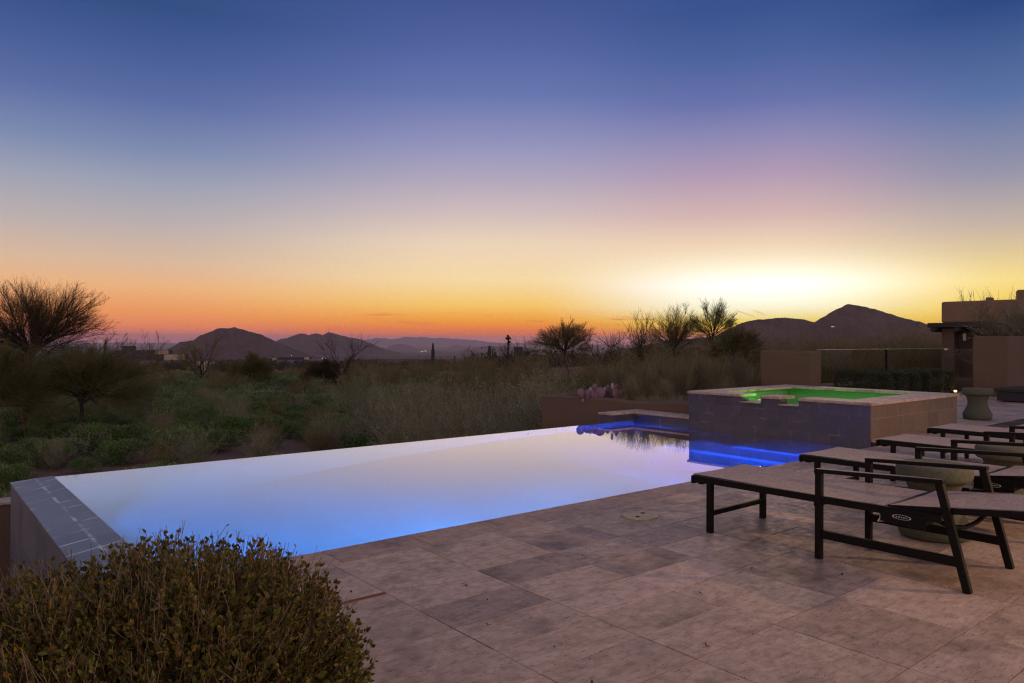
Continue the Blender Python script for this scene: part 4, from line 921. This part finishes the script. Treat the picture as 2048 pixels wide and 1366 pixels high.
# 4. bunch grasses in the garden bed
def grass_mesh(Hh, n, sp_):
    segs = []
    for i in range(n):
        a = rng.uniform(0, 2*math.pi); th = abs(rng.normal())*sp_; L = Hh*rng.uniform(.6, 1.1)
        d = np.array([math.cos(a)*math.sin(th), math.sin(a)*math.sin(th), math.cos(th)])
        branch(segs, np.array([rng.normal()*.05, rng.normal()*.05, -.02]), d, L, .004, .0012, 4, .03, -.05)
    return mesh_of('bunch_grass', tubes(segs, np.repeat(rng.uniform(.5, 1.5, n), 4)))
gm = [grass_mesh(1.0, 420, .42) for _ in range(3)]
for m_ in gm: m_.materials.append(M['grass'])
for i_, (u, d, s) in enumerate([(1262, 15.4, .62), (1290, 16.5, .85), (1330, 15.2, .55), (1362, 17.2, .95), (1400, 18.0, 1.05), (1440, 17.4, .95), (1475, 18.6, 1.05), (1240, 17.5, .8), (1505, 17.0, .8), (1320, 18.5, 1.0), (1215, 18.5, .75), (1450, 15.6, .6)]):
    put(gm, 'bunch_grass', u, d, s, 'spiky tan green bunch grass in the garden bed behind the planter wall', 'bunch grasses in the garden bed', i_, 1.0, 'grass clump', 0, .02)
# trailing grey ground cover near the spa corner
for i_, (u, d) in enumerate([(1290, 15.0), (1318, 14.8), (1345, 14.7), (1362, 14.9)]):
    put(gv_, 'ground_cover_plant', u, d, .26, 'small grey green mound plant at the foot of the bunch grasses', 'mound plants in the garden bed', i_, .6, 'plant', 0, .02)
# prickly pear
pp = empty('prickly_pear', (*at(1195, 800, 15.6)[:2], .05)); tag(pp, 'purple prickly pear cactus with round pads in the planter', 'cactus')
def pad(du, v, s, tilt, face, mat, d=15.6):
    p = at(1195+du, v, d); n = 18; V = []; Fc = []
    def row(th):
        return [(math.cos(2*math.pi*i_/n)*s*(.86 if math.sin(2*math.pi*i_/n) > -.3 else .7), th, math.sin(2*math.pi*i_/n)*s) for i_ in range(n)]
    V = [(x*.8, -.022, z*.8) for x, _, z in row(0)]+[(x, 0, z) for x, _, z in row(0)]+[(x*.8, .022, z*.8) for x, _, z in row(0)]
    for j_ in range(2):
        for i_ in range(n): i2 = (i_+1) % n; Fc.append((j_*n+i_, j_*n+i2, (j_+1)*n+i2, (j_+1)*n+i_))
    me = bpy.data.meshes.new('pad'); me.from_pydata(V, [], Fc+[tuple(range(n-1, -1, -1)), tuple(2*n+i_ for i_ in range(n))]); me.shade_smooth()
    o = link('pad', me, mat, pp, (p[0]-pp.location[0], p[1]-pp.location[1], p[2]-pp.location[2]))
    o.rotation_euler = (0, tilt, ANG-R(90)+face)
for (du, v, s, tilt, face, mt) in [(-33, 787, .115, -.3, .3, 'pear'), (-20, 790, .12, .2, -.4, 'pear'), (-13, 783, .10, -.6, 1.1, 'pear2'), (-5, 776, .10, .1, .5, 'pear'), (-8, 790, .11, .1, .9, 'pear'), (5, 787, .14, .0, -.2, 'pear'), (15, 783, .10, .3, 1.2, 'pear2'), (21, 779, .11, -.1, .9, 'pear'), (27, 790, .13, .1, .1, 'pear'), (33, 782, .11, .3, -.3, 'pear2'), (38, 775, .085, .1, 1.2, 'pear'), (37, 789, .12, -.1, .6, 'pear'), (50, 788, .105, .2, .3, 'pear'), (-2, 796, .12, .0, .2, 'pear'), (14, 798, .13, .1, .0, 'pear'), (-26, 796, .10, .1, .3, 'pear2'), (30, 773, .075, -.2, 1.3, 'pear2')]:
    pad(du, v, s, tilt, face, M[mt], 15.6+.3*math.sin(du))
MB().tube([(0, 0, -.05), (0, 0, .12)], .06).build('stem', M['pear'], pp)

# 5. far scrub that reads as one mass
parts = []; g = np.random.default_rng(77)
blob = [shrub_part(1.0, .8, 8, 260, .15, 'leafy') for _ in range(3)]
for i_ in range(1300):
    d = 105*math.exp(g.uniform(0, 1.5)); u = g.uniform(-120, 2150); x, y = polar(az_of(u), d/math.cos(R(az_of(u))))
    s = g.uniform(.8, 1.5)*(1 if u < 950 else 1.5); parts.append(stamp(blob[i_ % 3], (x, y), (s, s*g.uniform(.8, 1.1)), g.uniform(0, 6), tz(x, y)))
tag(link('far_scrub', mesh_of('far_scrub', join(*parts)), M['farscrub']), 'far brown scrub sloping down to the valley', 'scrub', None, 'stuff')

# ------------------------------------------------------------------ the leafy bush in the foreground
def foreground_bush():
    Rx, Rz, pw = .635, .51, 3.2; stems = []; lp = []; ld = []; lsz = []
    n = 4300
    for i in range(n):
        d = rng.normal(size=3); d[2] = abs(d[2])*.9-.22; d /= np.linalg.norm(d)
        lump = (1+.035*math.sin(d[0]*9+1)+.035*math.sin(d[1]*11+d[2]*5))/(abs(d[0])**pw+abs(d[1])**pw+abs(d[2])**pw)**(1/pw)*.96
        surf = np.array([d[0]*Rx, d[1]*Rx, d[2]*Rz])*lump
        sd = d*.7+np.array([0, 0, .75]); sd /= np.linalg.norm(sd); L = rng.uniform(.08, .17)
        bare = (d[2] > .42 and rng.uniform() < .34); depth = 1 if i % 3 else .82
        p0 = surf*.93*depth-sd*L*.35
        p, dd = branch(stems, p0, sd, L*(1.35 if bare else 1), .0015, .0008, 4, .16, .04)
        for _ in range(2):
            q = rng.integers(1, 4); p2, d2 = branch(stems, p[q], away(dd[q], rng.uniform(.3, .7)), L*rng.uniform(.2, .4), .0012, .0008, 2, .15, .08)
            if not bare or rng.uniform() < .08: lp.append(p2[-1]); ld.append(away(d2[-1], .5)); lsz.append(1)
        for q in range(0, 5):
            m = 4 if not bare else (2 if q < 2 else int(rng.uniform() < .10))
            for _ in range(m): lp.append(p[q]); ld.append(away(dd[q], rng.uniform(.4, 1.1))+d*.3); lsz.append(1)
    for i in range(22000):   # leaves deeper inside close the crown
        d = rng.normal(size=3); d[2] = abs(d[2])*.9-.2; d /= np.linalg.norm(d)
        k_ = rng.uniform(.55, .97)/(abs(d[0])**pw+abs(d[1])**pw+abs(d[2])**pw)**(1/pw)
        lp.append(np.array([d[0]*Rx, d[1]*Rx, d[2]*Rz])*k_); ld.append(d*.5+rv(.6)); lsz.append(1.25)
    P = np.array(lp); D = np.array(ld); D[:, 2] += .1; m = len(P)
    Ls = rng.uniform(.010, .026, m)*np.array(lsz); tones = rng.uniform(.4, 1.5, m)
    lf = leaves(P, D, Ls, Ls*rng.uniform(.42, .66, m), tones, .2)
    col = np.stack([lf[2]*1.02, lf[2], lf[2]*.8], 1)
    brown = np.repeat(rng.uniform(size=m) < .14, 7); col[brown] *= [1.5, .9, .7]
    pale = np.repeat(rng.uniform(size=m) < .05, 7); col[pale] *= [1.7, 1.7, 2.2]
    inner = []
    for i in range(160):
        d = rng.normal(size=3); d[2] = abs(d[2]); d /= np.linalg.norm(d); branch(inner, np.array([rng.normal()*.1, rng.normal()*.1, -.35]), d, .95*np.linalg.norm(d*[Rx, Rx, Rz])+.12, .007, .003, 6, .12, .03)
    root = empty('leafy_bush', (*at(318, 900, 2.6)[:2], .03))
    tag(root, 'olive leafy bush with bare twig tips filling the lower left corner', 'bush')
    link('leaves', npmesh('leaves', lf[0], lf[1], col=col), M['jojoba'], root)
    st_ = tubes(stems, rng.uniform(.6, 1.5, len(stems)), 4); link('twigs', mesh_of('twigs', st_), M['jojstem'], root)
    link('branches', mesh_of('branches', tubes(inner, rng.uniform(.4, .8, len(inner)), 5)), M['jojstem'], root)
foreground_bush()

# ------------------------------------------------------------------ sky
wd = bpy.data.worlds.new('World'); sc.world = wd; wd.use_nodes = True
t = NT.__new__(NT); t.t = wd.node_tree; t.t.nodes.clear(); t.out = t.n('ShaderNodeOutputWorld')
tc = t.n('ShaderNodeTexCoord').outputs['Generated']; sx = t.n('ShaderNodeSeparateXYZ'); t.l(tc, sx.inputs[0])
px, py, pz = sx.outputs
cr = t.math('ADD', t.math('MULTIPLY', px, RT[0]), t.math('MULTIPLY', py, RT[1])); cf = t.math('ADD', t.math('MULTIPLY', px, FW[0]), t.math('MULTIPLY', py, FW[1]))
az = t.math('MULTIPLY', t.math('ARCTAN2', cr, cf), 57.29578)     # degrees right of the view axis
z2 = t.math('MULTIPLY', pz, 2.0)
def zof(u, v):
    X_ = (u-1024)/F; Z_ = -(v-CY-(u-1024)*ROLL)/F; return Z_/math.sqrt(1+X_*X_+Z_*Z_)
def column(u, stops, zen):
    stops = [(v-10*math.sin(math.pi*min(1, max(0, (v-20)/500))), c) for v, c in stops]
    st_ = [(max(0, min(1, 2*zof(u, v))), lin(c)) for v, c in stops]; st_.sort(key=lambda q: q[0])
    st_.append((.93, st_[-1][1])); st_.append((1.0, zen)); return t.ramp(z2, st_)
ZEN = (.22, .20, .28, 1)
cL = column(250, [(0, (50, 79, 133)), (100, (70, 93, 150)), (200, (90, 110, 165)), (300, (125, 140, 177)), (370, (158, 163, 182)), (450, (190, 178, 176)), (520, (222, 188, 160)), (570, (242, 184, 130)), (620, (248, 160, 92)), (655, (250, 138, 84)), (680, (230, 120, 104))], ZEN)
cC = column(1020, [(0, (66, 86, 147)), (100, (82, 101, 162)), (200, (104, 119, 176)), (300, (148, 149, 190)), (370, (180, 170, 190)), (430, (210, 190, 190)), (490, (240, 215, 188)), (560, (253, 223, 168)), (610, (255, 206, 104)), (640, (255, 168, 40)), (660, (255, 130, 28)), (680, (255, 105, 40))], ZEN)
cS = column(1600, [(0, (56, 83, 143)), (100, (74, 98, 156)), (200, (103, 114, 172)), (280, (145, 140, 182)), (350, (180, 156, 182)), (430, (216, 184, 180)), (490, (246, 218, 186)), (530, (255, 241, 210)), (570, (255, 255, 248)), (615, (255, 250, 215)), (645, (255, 222, 70)), (665, (255, 170, 30)), (680, (255, 120, 30))], ZEN)
cR = column(2010, [(0, (42, 74, 132)), (200, (90, 115, 166)), (350, (150, 150, 172)), (450, (200, 182, 168)), (500, (226, 202, 156)), (560, (252, 224, 135)), (620, (255, 215, 70)), (680, (250, 150, 60))], ZEN)
cE = t.ramp(z2, [(0.0, (1.45, 1.0, .84, 1)), (.22, (1.6, 1.15, 1.02, 1)), (.55, (.78, .62, .66, 1)), (1.0, ZEN)])
c = t.mix(t.maprange(az, -27, -2), cL, cC); c = t.mix(t.maprange(az, 1, 16), c, cS); c = t.mix(t.maprange(az, 19, 34), c, cR)
c = t.mix(t.maprange(t.math('ABSOLUTE', az), 50, 120), c, cE)
# afterglow over the mountain where the sun went down
gx = t.math('DIVIDE', t.math('SUBTRACT', az, 20.5), 9.5); gz = t.math('DIVIDE', t.math('SUBTRACT', pz, .072), .026)
gl = t.math('POWER', 2.718, t.math('MULTIPLY', t.math('ADD', t.math('MULTIPLY', gx, gx), t.math('MULTIPLY', gz, gz)), -1))
c = t.mix(t.math('MULTIPLY', gl, .22), c, (1.35, 1.2, .95, 1), 'ADD')
# thin cloud streaks low over the horizon
cmb = t.n('ShaderNodeCombineXYZ'); t.l(t.math('MULTIPLY', az, .16), cmb.inputs[0]); t.l(t.math('MULTIPLY', pz, 110), cmb.inputs[1])
cn_ = t.noise(cmb.outputs[0], 1.0, 4, .6); band = t.math('MULTIPLY', t.maprange(pz, .004, .016), t.maprange(pz, .05, .028))
cm = t.math('MULTIPLY', t.math('MULTIPLY', t.ramp(cn_, [(.56, 0.0), (.68, .55)]), band), t.math('MULTIPLY', t.maprange(az, -16, -8), t.maprange(az, 16, 8)))
c = t.mix(cm, c, lin((222, 92, 52)))
def streak(az0, z0, az1, z1, w, col, amt):   # contrails
    global c
    sl = (z1-z0)/(az1-az0); dz = t.math('ABSOLUTE', t.math('SUBTRACT', pz, t.math('ADD', t.math('MULTIPLY', t.math('SUBTRACT', az, az0), sl), z0)))
    m = t.math('MULTIPLY', t.maprange(dz, w, 0), t.math('MULTIPLY', t.maprange(az, az0, az0+.4), t.maprange(az, az1, az1-.4)))
    c = t.mix(t.math('MULTIPLY', m, amt), c, col)
streak(az_of(1466), zof(1466, 619), az_of(1514), zof(1514, 635), .0012, lin((235, 175, 80)), .7)
streak(az_of(1504), zof(1504, 620), az_of(1536), zof(1536, 632), .0022, lin((238, 190, 95)), .6)
bg = t.n('ShaderNodeBackground'); t.l(c, bg.inputs[0]); bg.inputs[1].default_value = 1.0; t.l(bg.outputs[0], t.out.inputs[0])

# ------------------------------------------------------------------ lamps
def lamp(name, ty, loc, energy, col, **k):
    l = bpy.data.lights.new(name, ty); l.energy = energy; l.color = col
    for a, b in k.items(): setattr(l, a, b)
    if name in ('pool_light', 'spa_light'): l.cycles.use_multiple_importance_sampling = False
    o = bpy.data.objects.new(name, l); COL.objects.link(o); o.location = loc; return o
def aim(o, tgt): o.rotation_euler = (Vector(tgt)-o.location).to_track_quat('-Z', 'Y').to_euler()
# last sun glow: low, behind the mountain
sx_, sy_ = polar(21.5, 1); s = lamp('sun', 'SUN', (0, 0, 50), .25, (1, .62, .35), angle=R(12))
el = R(5); s.rotation_euler = Vector((sx_*math.cos(el), sy_*math.cos(el), math.sin(el))).to_track_quat('Z', 'Y').to_euler()
# pool lights (blue) and spa light (green), both lit in the photo
for k, x in enumerate((2.0, 3.8, 5.6, 7.4)):
    o = lamp('pool_light', 'AREA', (x, C1+.03, -.42), 40, (.0, .62, 1.0), shape='DISK', size=.22, spread=R(110)); aim(o, (x+.3, 6.6, -1.5))
for k, y in enumerate((5.6, 7.6)):
    o = lamp('pool_light', 'AREA', (PX0+.03, y, -.42), 24, (.0, .40, 1.0), shape='DISK', size=.22, spread=R(110)); aim(o, (4.5, y, -1.5))
o = lamp('pool_light', 'AREA', (8.2, C1+.03, -.24), 420, (.0, .17, 1.0), shape='DISK', size=.22, spread=R(130)); aim(o, (9.6, 6.8, -.8))
o = lamp('pool_light', 'AREA', (6.4, C1+.03, -.24), 90, (.0, .17, 1.0), shape='DISK', size=.22, spread=R(70)); aim(o, (9.2, 7.8, -.8))
lamp('spa_light', 'POINT', (SX0+.62, SY0+1.5, .16), 36, (.03, 1.0, .06), shadow_soft_size=.12)
lamp('path_lamp', 'POINT', (20.0, 7.22, .22), 1.5, (1, .7, .2), shadow_soft_size=.03)
# warm porch lights of the house the photo is taken from (they cast the shadows under the loungers)
o = lamp('porch_light', 'SPOT', (9.5, -3.6, 3.1), 1200, (1, .60, .30), spot_size=R(130), spot_blend=.6, shadow_soft_size=.10); aim(o, (5.5, 2, 0))
o = lamp('porch_light', 'SPOT', (4.9, -2.6, 3.0), 200, (1, .62, .32), spot_size=R(120), spot_blend=.6, shadow_soft_size=.10); aim(o, (3.9, .9, 0))

# ------------------------------------------------------------------ haze
hz = MB().box(-46500, 46500, -46500, 46500, -262, 330).build('haze', None) if False else None
me = bpy.data.meshes.new('haze'); q = MB().box(-47500, 47500, -47500, 47500, -275, 215); me.from_pydata(q.v, [], q.f); me.update()
t = NT('haze_air'); vv = t.n('ShaderNodeVolumePrincipled'); vv.inputs['Color'].default_value = (.95, .80, 1.0, 1); vv.inputs['Density'].default_value = 3.3e-5; vv.inputs['Anisotropy'].default_value = .45
t.l(vv.outputs[0], t.out.inputs['Volume']); hz = link('haze', me, t.m); tag(hz, 'thin dusk haze filling the valley air', None, None, 'stuff')

# ------------------------------------------------------------------ render settings
sc.view_settings.view_transform = 'Standard'; sc.view_settings.look = 'None'; sc.view_settings.exposure = 0; sc.view_settings.gamma = 1
sc.render.engine = 'CYCLES'; cy = sc.cycles; cy.use_denoising = True; cy.denoiser = 'OPENIMAGEDENOISE'; cy.denoising_prefilter = 'NONE'; cy.denoising_input_passes = 'RGB_ALBEDO_NORMAL'; cy.pixel_filter_type = 'BLACKMAN_HARRIS'; cy.filter_width = 1.2; cy.max_bounces = 8; cy.diffuse_bounces = 3; cy.glossy_bounces = 4; cy.transmission_bounces = 6; cy.transparent_max_bounces = 12; cy.volume_bounces = 0
cy.caustics_reflective = False; cy.caustics_refractive = False; cy.sample_clamp_indirect = 12
